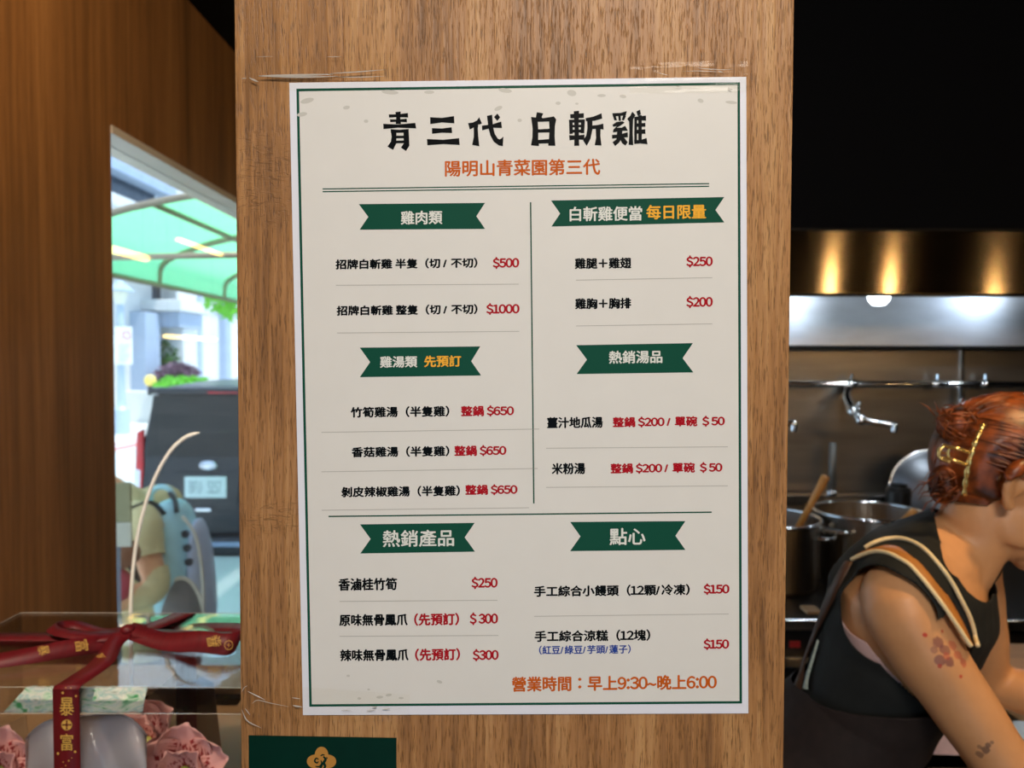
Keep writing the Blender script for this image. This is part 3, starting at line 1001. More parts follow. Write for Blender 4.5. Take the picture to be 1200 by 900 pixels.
# red scooter light far down the pavement: a red post box
rb = thing('red_post', on_x(133, 520, -11.0), 'small red post standing behind the pale lamp post', 'post')
q0, q1 = on_x(133, 520, -11.0), on_x(133, 484, -11.0)
M['red_paint'] = mat('red_paint', srgb(226, 84, 84), 0.4, var=0.05)
MB().lathe([(0, -0.38), (0.07, -0.38), (0.07, q1.z - 0.5), (0, q1.z - 0.5)], (q0.x, q0.y, 0), 12).build('post', M['post_paint'], rb)
MB().lathe([(0, q1.z - 0.5), (0.16, q1.z - 0.45), (0.16, q1.z - 0.08), (0.1, q1.z), (0, q1.z)], (q0.x, q0.y, 0), 16).build('head', M['red_paint'], rb, smooth=True)

# ---- black van, seen from behind
VY = 8.2
M['van_paint'] = mat('van_black_paint', srgb(26, 29, 37), 0.3, 0.1, spec=0.5, coat=0.25, var=0.04, scale=2)
M['van_glass'] = mat('van_glass', srgb(14, 15, 18), 0.06, spec=0.45, var=0.3, scale=3)
M['rubber'] = mat('rubber', srgb(22, 22, 23), 0.8, var=0.1, scale=20)
M['tail_red'] = mat('tail_red', srgb(206, 24, 34), 0.2, spec=0.7, var=0.08, scale=20)
M['tail_clear'] = mat('tail_clear', srgb(226, 226, 236), 0.2, spec=0.7, var=0.05, scale=20)
M['plate'] = mat('licence_plate', srgb(222, 236, 232), 0.4, var=0.02)
M['plate_ink'] = mat('plate_ink', srgb(150, 168, 170), 0.5)
vl = P(160, 600, VY).x
VC = vl + 0.92                # centre line of the van
van = thing('van', (VC, VY + 2.3, GZ), 'black van parked on the street, its rear towards the shop', 'van')
VT = P(240, 457, VY).z        # top of the tailgate


def vsec(y, hw, z0, z1, lean):
    """Cross-section ring of the van body at depth y."""
    h = z1 - z0
    pts = [(-hw * 0.94, 0), (-hw, 0.12), (-hw, 0.42), (-hw * (1 - lean * 0.35), 0.62), (-hw * (1 - lean), 0.93), (-hw * (1 - lean * 1.5), 0.985), (-hw * 0.6, 1.0)]
    pts = pts + [(-x, z) for x, z in reversed(pts)]
    return [Vector((VC + x, y, z0 + z * h)) for x, z in pts]


secs = [vsec(VY, 0.90, GZ + 0.2, VT, 0.20), vsec(VY + 0.10, 0.93, GZ + 0.2, VT + 0.04, 0.18), vsec(VY + 1.0, 0.94, GZ + 0.2, VT + 0.07, 0.17), vsec(VY + 2.6, 0.94, GZ + 0.2, VT + 0.07, 0.17),
        vsec(VY + 3.3, 0.93, GZ + 0.2, VT - 0.08, 0.18), vsec(VY + 3.75, 0.92, GZ + 0.2, GZ + 1.15, 0.08), vsec(VY + 4.5, 0.86, GZ + 0.3, GZ + 0.95, 0.1)]
mb = MB()
n = len(secs[0])
mb.v = [tuple(p) for s in secs for p in s]
mb.f = [(i * n + k, i * n + (k + 1) % n, (i + 1) * n + (k + 1) % n, (i + 1) * n + k) for i in range(len(secs) - 1) for k in range(n)] + [tuple(range(n - 1, -1, -1)), tuple((len(secs) - 1) * n + k for k in range(n))]
mb.build('body', M['van_paint'], van, smooth=False, bevel=0.03)


def vq(x, z, y=VY - 0.004):
    return Vector((VC + x, y, z))


def vplate(pts, name, m, y=VY - 0.012, d=0.014, parent=None, bevel=0.004):
    return MB().prism([vq(x, z, y) for x, z in pts], (0, d, 0)).build(name, m, parent or van, bevel=bevel)


zz = lambda py: P(240, py, VY).z
vplate([(-0.72, zz(463)), (0.72, zz(463)), (0.81, zz(535)), (-0.81, zz(535))], 'rear_window', M['van_glass'], bevel=0.01)
MB().prism([vq(-0.71, zz(454), VY - 0.16), vq(0.71, zz(454), VY - 0.16), vq(0.72, zz(461), VY - 0.16), vq(-0.72, zz(461), VY - 0.16)], (0, 0.24, 0)).build('roof_spoiler', M['van_paint'], van, bevel=0.015)
vplate([(-0.08, zz(458.6)), (0.25, zz(458.6)), (0.25, zz(460.2)), (-0.08, zz(460.2))], 'brake_light', M['tail_red'], VY - 0.166)
for sgn in (-1, 1):
    tl = vplate([(sgn * a, z) for a, z in ((0.83, zz(503)), (0.90, zz(507)), (0.935, zz(582)), (0.87, zz(585)), (0.83, zz(545)))], 'tail_light', M['tail_red'], VY - 0.02, 0.06, bevel=0.01)
    vplate([(sgn * a, z) for a, z in ((0.86, zz(551)), (0.925, zz(549)), (0.93, zz(574)), (0.868, zz(576)))], 'indicator', M['tail_clear'], VY - 0.026, 0.012, parent=tl)
    MB().lathe([(0, -0.1), (0.33, -0.1), (0.36, -0.07), (0.36, 0.07), (0.33, 0.1), (0, 0.1)], (VC + sgn * 0.80, VY + 0.85, GZ + 0.36), 28, (Vector((0, 1, 0)), Vector((0, 0, 1)), Vector((1, 0, 0)))).build('wheel', M['rubber'], van, smooth=False)
    MB().lathe([(0, -0.1), (0.33, -0.1), (0.36, -0.07), (0.36, 0.07), (0.33, 0.1), (0, 0.1)], (VC + sgn * 0.80, VY + 3.6, GZ + 0.36), 28, (Vector((0, 1, 0)), Vector((0, 0, 1)), Vector((1, 0, 0)))).build('wheel', M['rubber'], van, smooth=False)
    MB().prism([Vector((VC + sgn * 0.80, VY + y, z)) for y, z in ((0.5, VT - 0.12), (2.6, VT - 0.12), (2.9, VT - 0.5), (0.5, VT - 0.5))], (sgn * 0.125, 0, 0)).build('side_window', M['van_glass'], van)
bp_ = MB().box((VC, VY - 0.02, (zz(626) + zz(648)) / 2), (1.82, 0.26, zz(626) - zz(648))).build('bumper', M['van_paint'], van, bevel=0.04)
M['bumper_strip'] = mat('bumper_strip', srgb(150, 164, 190), 0.35, 0.3, var=0.05)
MB().box((VC + 0.1, VY - 0.155, zz(634)), (1.5, 0.02, 0.05)).build('bumper_strip', M['bumper_strip'], bp_, bevel=0.006)
pc = P(242, 570.5, VY).x - VC
vplate([(pc - 0.36, zz(553)), (pc + 0.37, zz(553)), (pc + 0.33, zz(592)), (pc - 0.42, zz(592))], 'plate_recess', M['van_paint'], VY - 0.014, 0.01)
pl_ = vplate([(pc - 0.225, zz(558)), (pc + 0.225, zz(558)), (pc + 0.225, zz(583)), (pc - 0.225, zz(583))], 'licence_plate', M['plate'], VY - 0.03, 0.014, bevel=0.01)
lettering('BFU·5157', lambda u, v, z: vq(pc + (u - 0.5) * 0.34, zz(577.5) + v * (zz(563.5) - zz(577.5)), VY - 0.031 - z), (0.005, 0.01), 0.0005, 'plate_lettering', M['plate_ink'], pl_)
bo_ = P(244, 545.5, VY - 0.02)
fa = (Vector((1, 0, 0)), Vector((0, 0, 1)), Vector((0, 1, 0)))
bd = MB().ball(bo_, (0.10, 0.055, 0.014), fa).build('oval_badge', M['steel_bright'], van, smooth=True)
mb = MB()
ring = [bo_ + Vector((0.078 * math.cos(t), -0.013, 0.038 * math.sin(t))) for t in [2 * math.pi * k / 32 for k in range(33)]]
mb.tube(ring, 0.004, 6)
mb.tube([bo_ + Vector((-0.05, -0.014, -0.008)), bo_ + Vector((-0.02, -0.015, 0.014)), bo_ + Vector((0.01, -0.015, -0.006)), bo_ + Vector((0.05, -0.014, 0.008))], 0.003, 6)
mb.build('badge_ring', M['bumper_strip'], bd)
hx = P(240, 597, VY).x - VC
MB().box((VC + hx, VY - 0.025, zz(597)), (0.18, 0.035, 0.045)).build('tailgate_handle', M['steel_bright'], van, bevel=0.012)
# ------------------------------------------------------------------ kitchen behind the pillar, on the right
HY = 2.3                      # front of the hood
hood = thing('range_hood', (1.4, 2.7, 1.9), 'long stainless range hood with a dark bronze front and bright lit inside', 'range hood')
hb, ht = P(1060, 344.5, HY).z, P(1060, 270, HY).z
HX0, HX1 = 0.45, 3.18
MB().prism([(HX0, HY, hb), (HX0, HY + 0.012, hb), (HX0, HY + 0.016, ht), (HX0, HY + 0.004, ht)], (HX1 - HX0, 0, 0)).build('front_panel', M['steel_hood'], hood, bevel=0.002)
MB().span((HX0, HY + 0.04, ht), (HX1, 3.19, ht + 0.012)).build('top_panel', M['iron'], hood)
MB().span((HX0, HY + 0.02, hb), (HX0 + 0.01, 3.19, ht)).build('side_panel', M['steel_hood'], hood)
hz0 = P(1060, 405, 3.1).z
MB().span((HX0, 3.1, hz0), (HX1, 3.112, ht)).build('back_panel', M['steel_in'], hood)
MB().span((HX0, 3.1, hz0 - 0.012), (HX1, 3.2, hz0)).build('grease_rail', M['iron'], hood, bevel=0.002)
MB().span((HX0, HY + 0.005, hb - 0.006), (HX1, HY + 0.03, hb + 0.004)).build('bottom_lip', M['iron'], hood, bevel=0.002)
M['lamp_cool'] = emit_mat('cool_lamp', (0.85, 0.95, 1.0, 1), 9)
for k, px in enumerate((940, 1030, 1161)):
    y = 2.86 if k != 1 else 2.7
    base = P(px, 352, y)
    zc = base.z if k == 1 else hb + 0.06
    vx_ = (px - 600) / FPX * 3.34 if k != 1 else base.x
    base = Vector((vx_, y, base.z))
    lb = MB().lathe([(0, -0.03), (0.02, -0.028), (0.034, -0.012), (0.038, 0.008), (0.03, 0.02), (0, 0.02)], (base.x, y, zc + 0.012), 16).build('lamp', M['lamp_cool'], hood, smooth=True)
    MB().lathe([(0, 0.02), (0.045, 0.02), (0.045, 0.05), (0, 0.05)], (base.x, y, zc + 0.012), 16).build('lamp_socket', M['steel_bright'], hood)
    light('hood_lamp_light', 'POINT', (base.x, y - 0.06, zc + 0.03 if k != 1 else zc + 0.05), 5.0 if k != 1 else 2.0, (0.72, 0.86, 1.0), 0.03)
struct('wall_bulkhead', MB().span((HX0, HY + 0.045, ht + 0.013), (3.2, HY + 0.15, CEIL)), M['black'])

# gas pipe rail and pot filler
ry = 3.16
rz = P(1060, 450, ry).z
pipe = thing('water_pipe', (1.5, ry, rz), 'thin bright water pipe running level along the steel wall', 'pipe')
MB().tube([(0.5, ry, rz), (3.19, ry, rz)], 0.0125, 12).build('level_pipe', M['chrome'], pipe, smooth=True)
vx = P(1124, 470, ry).x
MB().tube([(vx, ry, rz), (vx, ry, 0.9)], 0.011, 12).build('drop_pipe', M['steel_bright'], pipe, smooth=True)
for px in (998, 1098, 1154):
    x = P(px, 450, ry).x
    MB().tube([(x - 0.02, ry, rz), (x + 0.02, ry, rz)], 0.019, 12).build('pipe_joint', M['chrome'], pipe, smooth=True)
    MB().tube([(x, ry, rz + 0.015), (x, ry, rz + 0.04)], 0.006, 8).build('pipe_clip', M['chrome'], pipe)


def wall_tap(pts, label, lever):
    t = thing('pot_filler_tap', pts[0], label, 'tap')
    MB().tube(spline(pts[:3], 6), 0.016, 12).build('inlet', M['chrome'], t, smooth=True)
    MB().ball(pts[2], (0.026, 0.026, 0.024)).build('valve_body', M['chrome'], t, smooth=True)
    MB().tube([pts[3], pts[2]], 0.015, 12).build('knuckle', M['chrome'], t, smooth=True)
    MB().ball(pts[3], (0.022, 0.022, 0.022)).build('swivel', M['chrome'], t, smooth=True)
    MB().tube(spline([pts[3], pts[4], pts[5], pts[5] - Vector((0, 0, 0.03))], 6), 0.012, 12).build('spout', M['chrome'], t, smooth=True)
    MB().tube([pts[2] + Vector((0, -0.01, 0.015)), lever], 0.008, 8).build('lever', M['chrome'], t, smooth=True)
    return t


wall_tap([Vector((P(994, 452, ry).x, ry - 0.001, rz - 0.013)), P(992.5, 466, 3.10), P(1000, 482, 3.02), P(1009, 492, 2.96), P(1030, 496, 2.92), P(1047, 497.5, 2.90)], 'chrome swing tap hanging from the water pipe above the open stock pot', P(1008, 472.5, 2.98))
wall_tap([Vector((P(892, 452, ry).x, ry - 0.001, rz - 0.013)), P(890, 466, 3.10), P(896, 482, 3.02), P(904, 492, 2.96), P(918, 496, 2.92), P(930, 496.5, 2.90)], 'chrome swing tap with its end showing beside the pillar edge', P(905, 472.5, 2.98))

# stove
ST = P(940, 725, 2.22).z
SY0, SY1 = 2.22, 3.16
M['stove_dark'] = mat('stove_dark', srgb(30, 27, 25), 0.4, 0.5, var=0.2, scale=10)
stove = thing('stove', (1.6, 2.7, 0), 'long dark steel stove carrying the stock pots', 'stove')
MB().span((0.5, SY0, ST - 0.03), (3.1, SY1, ST)).build('stove_top', M['stove_dark'], stove, bevel=0.004)
MB().span((0.5, SY0 - 0.006, ST - 0.034), (3.1, SY0, ST - 0.002)).build('front_trim', M['steel_bright'], stove, bevel=0.002)
MB().span((0.52, SY0 + 0.04, 0.1), (3.08, SY1, ST - 0.031)).build('body', M['stove_dark'], stove, bevel=0.004)
MB().span((0.5, SY0 + 0.005, P(940, 784, SY0).z), (3.1, SY0 + 0.06, P(940, 771, SY0).z)).build('front_rail', M['steel_bright'], stove, bevel=0.004)
M['tag_red'] = mat('tag_red', srgb(176, 40, 40), 0.4, var=0.05)
a, b = P(930, 764, SY0), P(943, 756.5, SY0)
MB().span((a.x, SY0 + 0.032, a.z), (b.x, SY0 + 0.04, b.z)).build('red_tag', M['tag_red'], stove, bevel=0.002)
for k in range(4):
    x = 1.55 + 0.4 * k
    MB().lathe([(0, 0), (0.024, 0), (0.02, 0.03), (0, 0.032)], (x, SY0 + 0.04, a.z + 0.01), 16, (Vector((1, 0, 0)), Vector((0, 0, 1)), Vector((0, -1, 0)))).build('knob', M['iron'], stove)
for x in (0.56, 3.0):
    MB().span((x, SY0 + 0.08, 0), (x + 0.05, SY0 + 0.13, 0.1)).build('leg', M['iron'], stove)
    MB().span((x, SY1 - 0.1, 0), (x + 0.05, SY1 - 0.05, 0.1)).build('leg', M['iron'], stove)
lg0, lg1 = P(1000, 580, 3.12).z, P(1000, 590, 3.12).z
MB().span((0.5, 3.13, ST), (3.1, 3.165, lg0)).build('splash_back', M['steel'], stove, bevel=0.003)
MB().span((0.5, 3.10, lg1), (P(1042, 580, 3.1).x, 3.14, lg0)).build('back_ledge', M['steel_bright'], stove, bevel=0.003)
M['pot_dull'] = mat('dull_grey_metal', srgb(120, 116, 110), 0.5, 0.6, var=0.1, scale=20)
gp = P(980, 520, 3.08)
gas = thing('vent_pipe', (gp.x, 3.08, lg0), 'short upright grey pipe standing on the ledge behind the stock pots', 'pipe')
MB().tube([(gp.x, 3.115, lg0 - 0.001), (gp.x, 3.115, gp.z)], 0.015, 12).build('tube', M['pot_dull'], gas, smooth=True)
MB().tube([(gp.x, 3.115, lg0), (gp.x, 3.115, lg0 + 0.02)], 0.022, 12).build('collar', M['steel_bright'], gas, smooth=True)


M['broth'] = mat('broth', srgb(150, 104, 46), 0.12, var=0.15, scale=14)
M['pot_steel'] = mat('pot_steel', (0.36, 0.33, 0.29, 1), 0.3, 1.0, var=0.2, scale=5, stretch=(4, 4, 0.6), aniso=0.4)


def pot(x, y, r, zr, label, handle_ang):
    t = thing('stock_pot', (x, y, ST), label, 'pot', 'stock pots on the stove')
    w = 0.004
    MB().lathe([(0, 0), (r * 0.97, 0), (r, 0.012), (r, zr - ST), (r - w, zr - ST), (r - w, 0.012), (0, 0.006)], (x, y, ST), 64).build('body', M['pot_steel'], t, smooth=False)
    MB().tube([(x + (r + 0.002) * math.cos(a), y + (r + 0.002) * math.sin(a), zr) for a in [2 * math.pi * k / 64 for k in range(65)]], 0.006, 8, cap=False).build('rim', M['chrome'], t, smooth=True)
    MB().lathe([(0, 0), (r - w - 0.002, 0), (r - w - 0.002, 0.004), (0, 0.004)], (x, y, zr - 0.075), 48).build('broth', M['broth'], t)
    for a0 in (handle_ang, handle_ang + math.pi):
        u, v = Vector((math.cos(a0), math.sin(a0), 0)), Vector((-math.sin(a0), math.cos(a0), 0))
        c = Vector((x, y, zr - 0.04)) + u * r
        MB().tube(spline([c - v * 0.055, c - v * 0.055 + u * 0.03, c - v * 0.03 + u * 0.045, c + v * 0.03 + u * 0.045, c + v * 0.055 + u * 0.03, c + v * 0.055], 6), 0.006, 8).build('handle', M['chrome'], t, smooth=True)
    return t


pz = P(1018, 599, 2.65).z
pcx = P(1018, 599, 2.65).x
pot(pcx, 2.65, 0.178, pz, 'steel stock pot with an open top under the swing tap', math.radians(215))
p2 = P(893, 606, 2.60)
pot(p2.x, 2.60, 0.186, p2.z, 'steel stock pot half hidden by the pillar with a wooden spoon in it', math.radians(150))


def spoon(a, b, label, w=0.014, name='wooden_spoon'):
    a, b = Vector(a), Vector(b)
    t = thing(name, a, label, 'spoon')
    d = (b - a).normalized()
    MB().tube([a, a + (b - a) * 0.6, b - d * 0.004, b], [w * 0.8, w * 0.8, w, w * 0.7], 12).build('handle', M['spoon_wood'], t, smooth=True)
    MB().ball(a - d * 0.025, (0.032, 0.012, 0.045), (d.cross(Vector((0, 1, 0))).normalized(), d.cross(d.cross(Vector((0, 1, 0)))).normalized(), d)).build('bowl', M['spoon_wood'], t, smooth=True)


spoon(P(937, 612, 2.55) - Vector((0.02, 0, 0.05)), P(968, 558, 2.46), 'wooden spoon leaning out of the pot beside the pillar')
spoon(P(1058, 607, 2.68) - Vector((0.02, 0, 0.03)), P(1072, 599, 2.60), 'short wooden handle lying over the rim of the open stock pot')
# big lid leaning on the splash back
lc = P(1097, 575, 2.98)
M['lid_steel'] = mat('lid_steel', (0.26, 0.26, 0.27, 1), 0.38, 1.0, var=0.15, scale=6)
lid = thing('wok_cover', (lc.x, 2.98, lc.z - 0.165), 'round domed steel pot lid with a brass knob leaning behind the open stock pot', 'lid')
nn = Vector((-0.42, -0.86, 0.28)).normalized()
e1 = Vector((1, 0, 0)) - nn * nn.x
e1.normalize()
e2 = nn.cross(e1)
MB().lathe([(0, 0.048), (0.05, 0.044), (0.10, 0.030), (0.145, 0.008), (0.16, 0.0), (0.163, 0.0), (0.163, -0.004), (0.145, 0.003), (0.10, 0.026), (0.05, 0.040), (0, 0.044)], lc, 64, (e1, e2, nn)).build('dome', M['lid_steel'], lid, smooth=True)
MB().tube([lc + e1 * (0.163 * math.cos(a)) + e2 * (0.163 * math.sin(a)) for a in [2 * math.pi * k / 64 for k in range(65)]], 0.004, 8, cap=False).build('rim', M['chrome'], lid, smooth=True)
M['brass'] = mat('brass', srgb(222, 164, 70), 0.3, 0.8, var=0.06, scale=30)
MB().lathe([(0, 0.075), (0.012, 0.073), (0.016, 0.066), (0.008, 0.056), (0.008, 0.044), (0, 0.044)], lc, 20, (e1, e2, nn)).build('knob', M['brass'], lid, smooth=True)
# dark kettle-like canister at the left of the lid
M['dark_jar'] = mat('dark_jar', srgb(58, 56, 54), 0.3, 0.7, var=0.1, scale=9)
jc = P(1053, 590, 3.02)
jar = thing('canister', (jc.x, 3.02, ST), 'dark steel canister standing between the open stock pot and the leaning lid', 'canister')
jz = P(1053, 566, 3.02).z
MB().lathe([(0, 0), (0.045, 0), (0.048, 0.01), (0.048, jz - ST - 0.03), (0.04, jz - ST - 0.015), (0, jz - ST - 0.015)], (jc.x, 3.02, ST), 28).build('body', M['dark_jar'], jar, smooth=False)
MB().lathe([(0, 0), (0.03, 0), (0.03, 0.014), (0, 0.016)], (jc.x, 3.02, jz - 0.016), 20).build('lid', M['dark_jar'], jar)

# pendant lamps in front of the kitchen; the hood front mirrors them
M['lamp_warm'] = emit_mat('warm_lamp', (1.0, 0.60, 0.20, 1), 26)
M['shade_black'] = mat('shade_black', srgb(24, 22, 20), 0.5, 0.3, var=0.1)
for k, (x, y, z) in enumerate(((1.90, 0.0, 2.20), (2.28, -0.05, 2.18), (2.75, 0.2, 2.02))):
    t = thing('pendant_lamp', (x, y, z), 'black pendant lamp with a warm tube bulb, ' + ('first of three from the pillar', 'middle one of three', 'lowest of three')[k], 'lamp', 'pendant lamps before the kitchen')
    MB().lathe([(0, 0.10), (0.02, 0.10), (0.03, 0.06), (0.10, -0.02), (0.097, -0.02), (0.026, 0.055), (0, 0.09)], (x, y, z), 28).build('lamp_shade', M['shade_black'], t, smooth=True)
    MB().lathe([(0, 0.05), (0.02, 0.05), (0.026, 0.02), (0.03, -0.03), (0.024, -0.055), (0, -0.065)], (x, y, z), 20).build('bulb', M['lamp_warm'], t, smooth=True)
    MB().tube([(x, y, z + 0.1), (x, y, CEIL - 0.002)], 0.003, 6).build('cord', M['shade_black'], t)
    light('pendant_light', 'POINT', (x, y, z - 0.08), 6, (1.0, 0.62, 0.28), 0.03)

# low counter behind the worker
M['table_dark'] = mat('table_dark', srgb(40, 34, 28), 0.4, 0.4, var=0.15, scale=8)
tz = P(1185, 826, 1.72).z
tb = thing('prep_table', (1.5, 1.72, 0), 'dark steel prep table behind the worker', 'table')
MB().span((0.98, 1.45, tz - 0.04), (2.3, 2.0, tz)).build('table_top', M['table_dark'], tb, bevel=0.004)
for x in (1.01, 2.22):
    for y in (1.48, 1.92):
        MB().span((x, y, 0), (x + 0.05, y + 0.05, tz - 0.041)).build('leg', M['table_dark'], tb)
MB().span((1.0, 1.5, tz - 0.30), (2.25, 1.95, tz - 0.27)).build('shelf', M['board_wood'], tb)
bz = P(1185, 795, 1.72).z
cb = thing('chopping_board', (1.4, 1.72, tz), 'thick pale wooden chopping board on the dark prep table', 'chopping board')
MB().span((1.10, 1.6, tz), (1.62, 1.94, bz)).build('board', M['board_wood'], cb, bevel=0.006)
MB().span((1.10, 1.598, tz + 0.012), (1.62, 1.602, tz + 0.02)).build('edge_groove', M['table_dark'], cb)
cz = P(1080, 893, 1.25).z
ct = thing('work_counter', (1.3, 1.1, 0), 'steel work counter the worker leans over', 'counter')
MB().span((0.80, 0.72, cz - 0.04), (2.3, 1.40, cz)).build('worktop', M['steel'], ct, bevel=0.004)
MB().span((0.84, 0.76, 0.0), (2.28, 1.38, cz - 0.041)).build('base', M['table_dark'], ct, bevel=0.004)

M['tube_warm'] = emit_mat('tube_warm', (1.0, 0.66, 0.16, 1), 9)
# warm tube lamps hung in the passage behind the pillar; the opening's pane mirrors them
for k, (x, z, y0, y1) in enumerate(((-0.53, 2.05, 3.16, 3.49), (-0.75, 2.11, 3.32, 3.80), (-0.60, 1.70, 3.52, 4.10))):
    t = thing('tube_lamp', (x, (y0 + y1) / 2, z), ('warm short tube lamp hung behind the pillar', 'warm tube lamp hung highest behind the pillar beside the wood wall', 'long warm tube lamp hung low behind the pillar')[k], 'lamp')
    MB().tube([(x, y0, z), (x, y1, z)], 0.016 if k == 0 else 0.009, 10).build('tube', M['tube_warm'], t, smooth=True)
    for y in (y0 + 0.03, y1 - 0.03):
        MB().tube([(x, y, z + 0.012), (x, y, CEIL - 0.002)], 0.002, 6).build('cord', M['shade_black'], t)

sq = P(953, 729, 2.26)
M['tan_block'] = mat('tan_block', srgb(168, 132, 92), 0.6, var=0.08, scale=30)
bx_ = MB().span((P(944, 729, 2.26).x, 2.25, ST + 0.0005), (P(962, 729, 2.26).x, 2.31, P(953, 715, 2.26).z)).build('wooden_block', M['tan_block'], None, bevel=0.004)
tag(bx_, 'small tan wooden block on the front edge of the dark stove', 'block')
# ------------------------------------------------------------------ gift box on the counter, bottom left
BZ = P(82, 804.5, 0.82).z     # top of the box
BY0, BY1 = 0.82, 1.06
BX0, BX1 = P(24, 720, BY1).x, -0.225
BB = BZ - 0.25
M['counter_wood'] = mat('counter_brown', srgb(160, 128, 94), 0.45, var=0.1, scale=8, stretch=(0.2, 1, 1))
cn = thing('display_counter', (-0.62, 1.0, 0), 'brown counter under the clear gift box, against the wood wall', 'counter')
MB().span((-1.025, 0.72, BB - 0.04), (-0.19, 1.5, BB)).build('counter_top', M['counter_wood'], cn, bevel=0.003)
MB().span((-1.02, 0.76, 0), (-0.2, 1.48, BB - 0.041)).build('counter_base', M['counter_wood'], cn)

gb = thing('gift_box', ((BX0 + BX1) / 2, (BY0 + BY1) / 2, BB), 'clear acrylic gift box tied with a burgundy ribbon on the brown counter', 'gift box')
LIP = P(82, 804.5, BY0).z - P(82, 836, BY0).z
w = 0.0016
lid_ = MB().span((BX0, BY0, BZ - w), (BX1, BY1, BZ)).build('lid', M['acrylic'], gb)
lp_ = MB()
lp_.span((BX0, BY0, BZ - LIP), (BX1, BY0 + w, BZ - w))
lp_.span((BX0, BY1 - w, BZ - LIP), (BX1, BY1, BZ - w))
lp_.span((BX0, BY0 + w, BZ - LIP), (BX0 + w, BY1 - w, BZ - w))
lp_.span((BX1 - w, BY0 + w, BZ - LIP), (BX1, BY1 - w, BZ - w))
lp_.build('lid_rim', M['acrylic'], lid_)
g = 0.003
wl_ = MB()
wl_.span((BX0 + g, BY0 + g, BB + 0.004), (BX1 - g, BY0 + g + w, BZ - 0.004))
wl_.span((BX0 + g, BY1 - g - w, BB + 0.004), (BX1 - g, BY1 - g, BZ - 0.004))
wl_.span((BX0 + g, BY0 + g + w, BB + 0.004), (BX0 + g + w, BY1 - g - w, BZ - 0.004))
wl_.span((BX1 - g - w, BY0 + g + w, BB + 0.004), (BX1 - g, BY1 - g - w, BZ - 0.004))
wl_.build('walls', M['acrylic'], gb)
M['kraft'] = mat('kraft_card', srgb(150, 122, 92), 0.7, var=0.05, scale=12)
MB().span((BX0 + 0.001, BY0 + 0.001, BB), (BX1 - 0.001, BY1 - 0.001, BB + 0.0035)).build('base_tray', M['kraft'], gb)
eg = MB()
for z in (BZ - 0.0006, BZ - LIP):
    eg.tube([(BX0, BY0 - 0.0004, z), (BX1, BY0 - 0.0004, z)], 0.0003, 6)
eg.tube([(BX0, BY1, BZ), (BX1, BY1, BZ)], 0.0004, 6)
eg.tube([(BX0, BY0, BZ), (BX0, BY1, BZ)], 0.0004, 6)
eg.build('polished_edge', M['acrylic_edge'], gb)


def strip(path, width, wvec, name, m, parent, thick=0.0006, n=6):
    """A ribbon: PATH swept with half width along WVEC (one vector or one per path point)."""
    pts = spline(path, n)
    wv = [Vector(wvec)] * len(pts) if not isinstance(wvec, list) else spline(wvec, n)
    mb = MB()
    for p, q in zip(pts, wv):
        k = q.normalized() * (width / 2)
        mb.v += [tuple(p - k), tuple(p + k * 0.0), tuple(p + k)]
    for i in range(len(pts) - 1):
        for j in (0, 1):
            a = i * 3 + j
            mb.f.append((a, a + 1, a + 4, a + 3))
    return mb.build(name, m, parent, smooth=True, solid=thick)


RX = (P(78.5, 830, BY0).x)
RW = 0.0287
kn = P(150, 751, 0.955)       # the knot on the lid
kn.z = BZ + 0.010
X_ = Vector((1, 0, 0))
fz = BY0 - 0.0012
rf = strip([(RX, fz, BB + 0.002), (RX, fz, BB + 0.1), (RX, fz, BZ - 0.02), (RX + 0.001, fz - 0.0005, BZ - 0.001), (RX + 0.004, fz + 0.012, BZ + 0.0016), (RX - 0.002 + 0.01, fz + 0.06, BZ + 0.004), (kn.x - 0.003, kn.y - 0.022, kn.z - 0.001), (kn.x, kn.y, kn.z + 0.002)], RW,
           [(1, 0, 0), (1, 0, 0), (1, 0, 0), (1, 0, 0.0), (1, 0.1, 0), (1, -0.25, 0), (0.75, -0.5, -0.2), (0.3, -0.3, 0.0)], 'ribbon', M['ribbon'], gb)
bxk = P(214, 800, BY1 - 0.01).x
rb_ = strip([(kn.x, kn.y, kn.z), (kn.x + 0.012, kn.y + 0.025, BZ + 0.007), (bxk - 0.002, BY1 - 0.02, BZ + 0.002), (bxk, BY1 + 0.0005, BZ - 0.001), (bxk, BY1 + 0.0012, BZ - 0.02), (bxk, BY1 + 0.0012, BB + 0.1), (bxk, BY1 + 0.0012, BB + 0.002)], RW,
            [(0.3, -0.3, 0), (0.9, -0.35, 0), (1, -0.1, 0), (1, 0, 0), (1, 0, 0), (1, 0, 0), (1, 0, 0)], 'ribbon', M['ribbon'], gb)
side = [(kn.x, kn.y, kn.z), (BX1 - 0.08, kn.y + 0.006, BZ + 0.003), (BX1 - 0.002, kn.y + 0.008, BZ + 0.001), (BX1 + 0.0014, kn.y + 0.008, BZ - 0.004), (BX1 + 0.0014, kn.y + 0.008, BZ - 0.1), (BX1 + 0.0014, kn.y + 0.008, BB + 0.002)]
strip(side, RW, [(0, 1, 0)] * 6, 'ribbon', M['ribbon'], gb)
side = [(kn.x, kn.y, kn.z), (kn.x - 0.08, kn.y + 0.006, BZ + 0.003), (BX0 + 0.002, kn.y + 0.008, BZ + 0.001), (BX0 - 0.0014, kn.y + 0.008, BZ - 0.004), (BX0 - 0.0014, kn.y + 0.008, BZ - 0.1), (BX0 - 0.0014, kn.y + 0.008, BB + 0.002)]
strip(side, RW, [(0, 1, 0)] * 6, 'ribbon', M['ribbon'], gb)
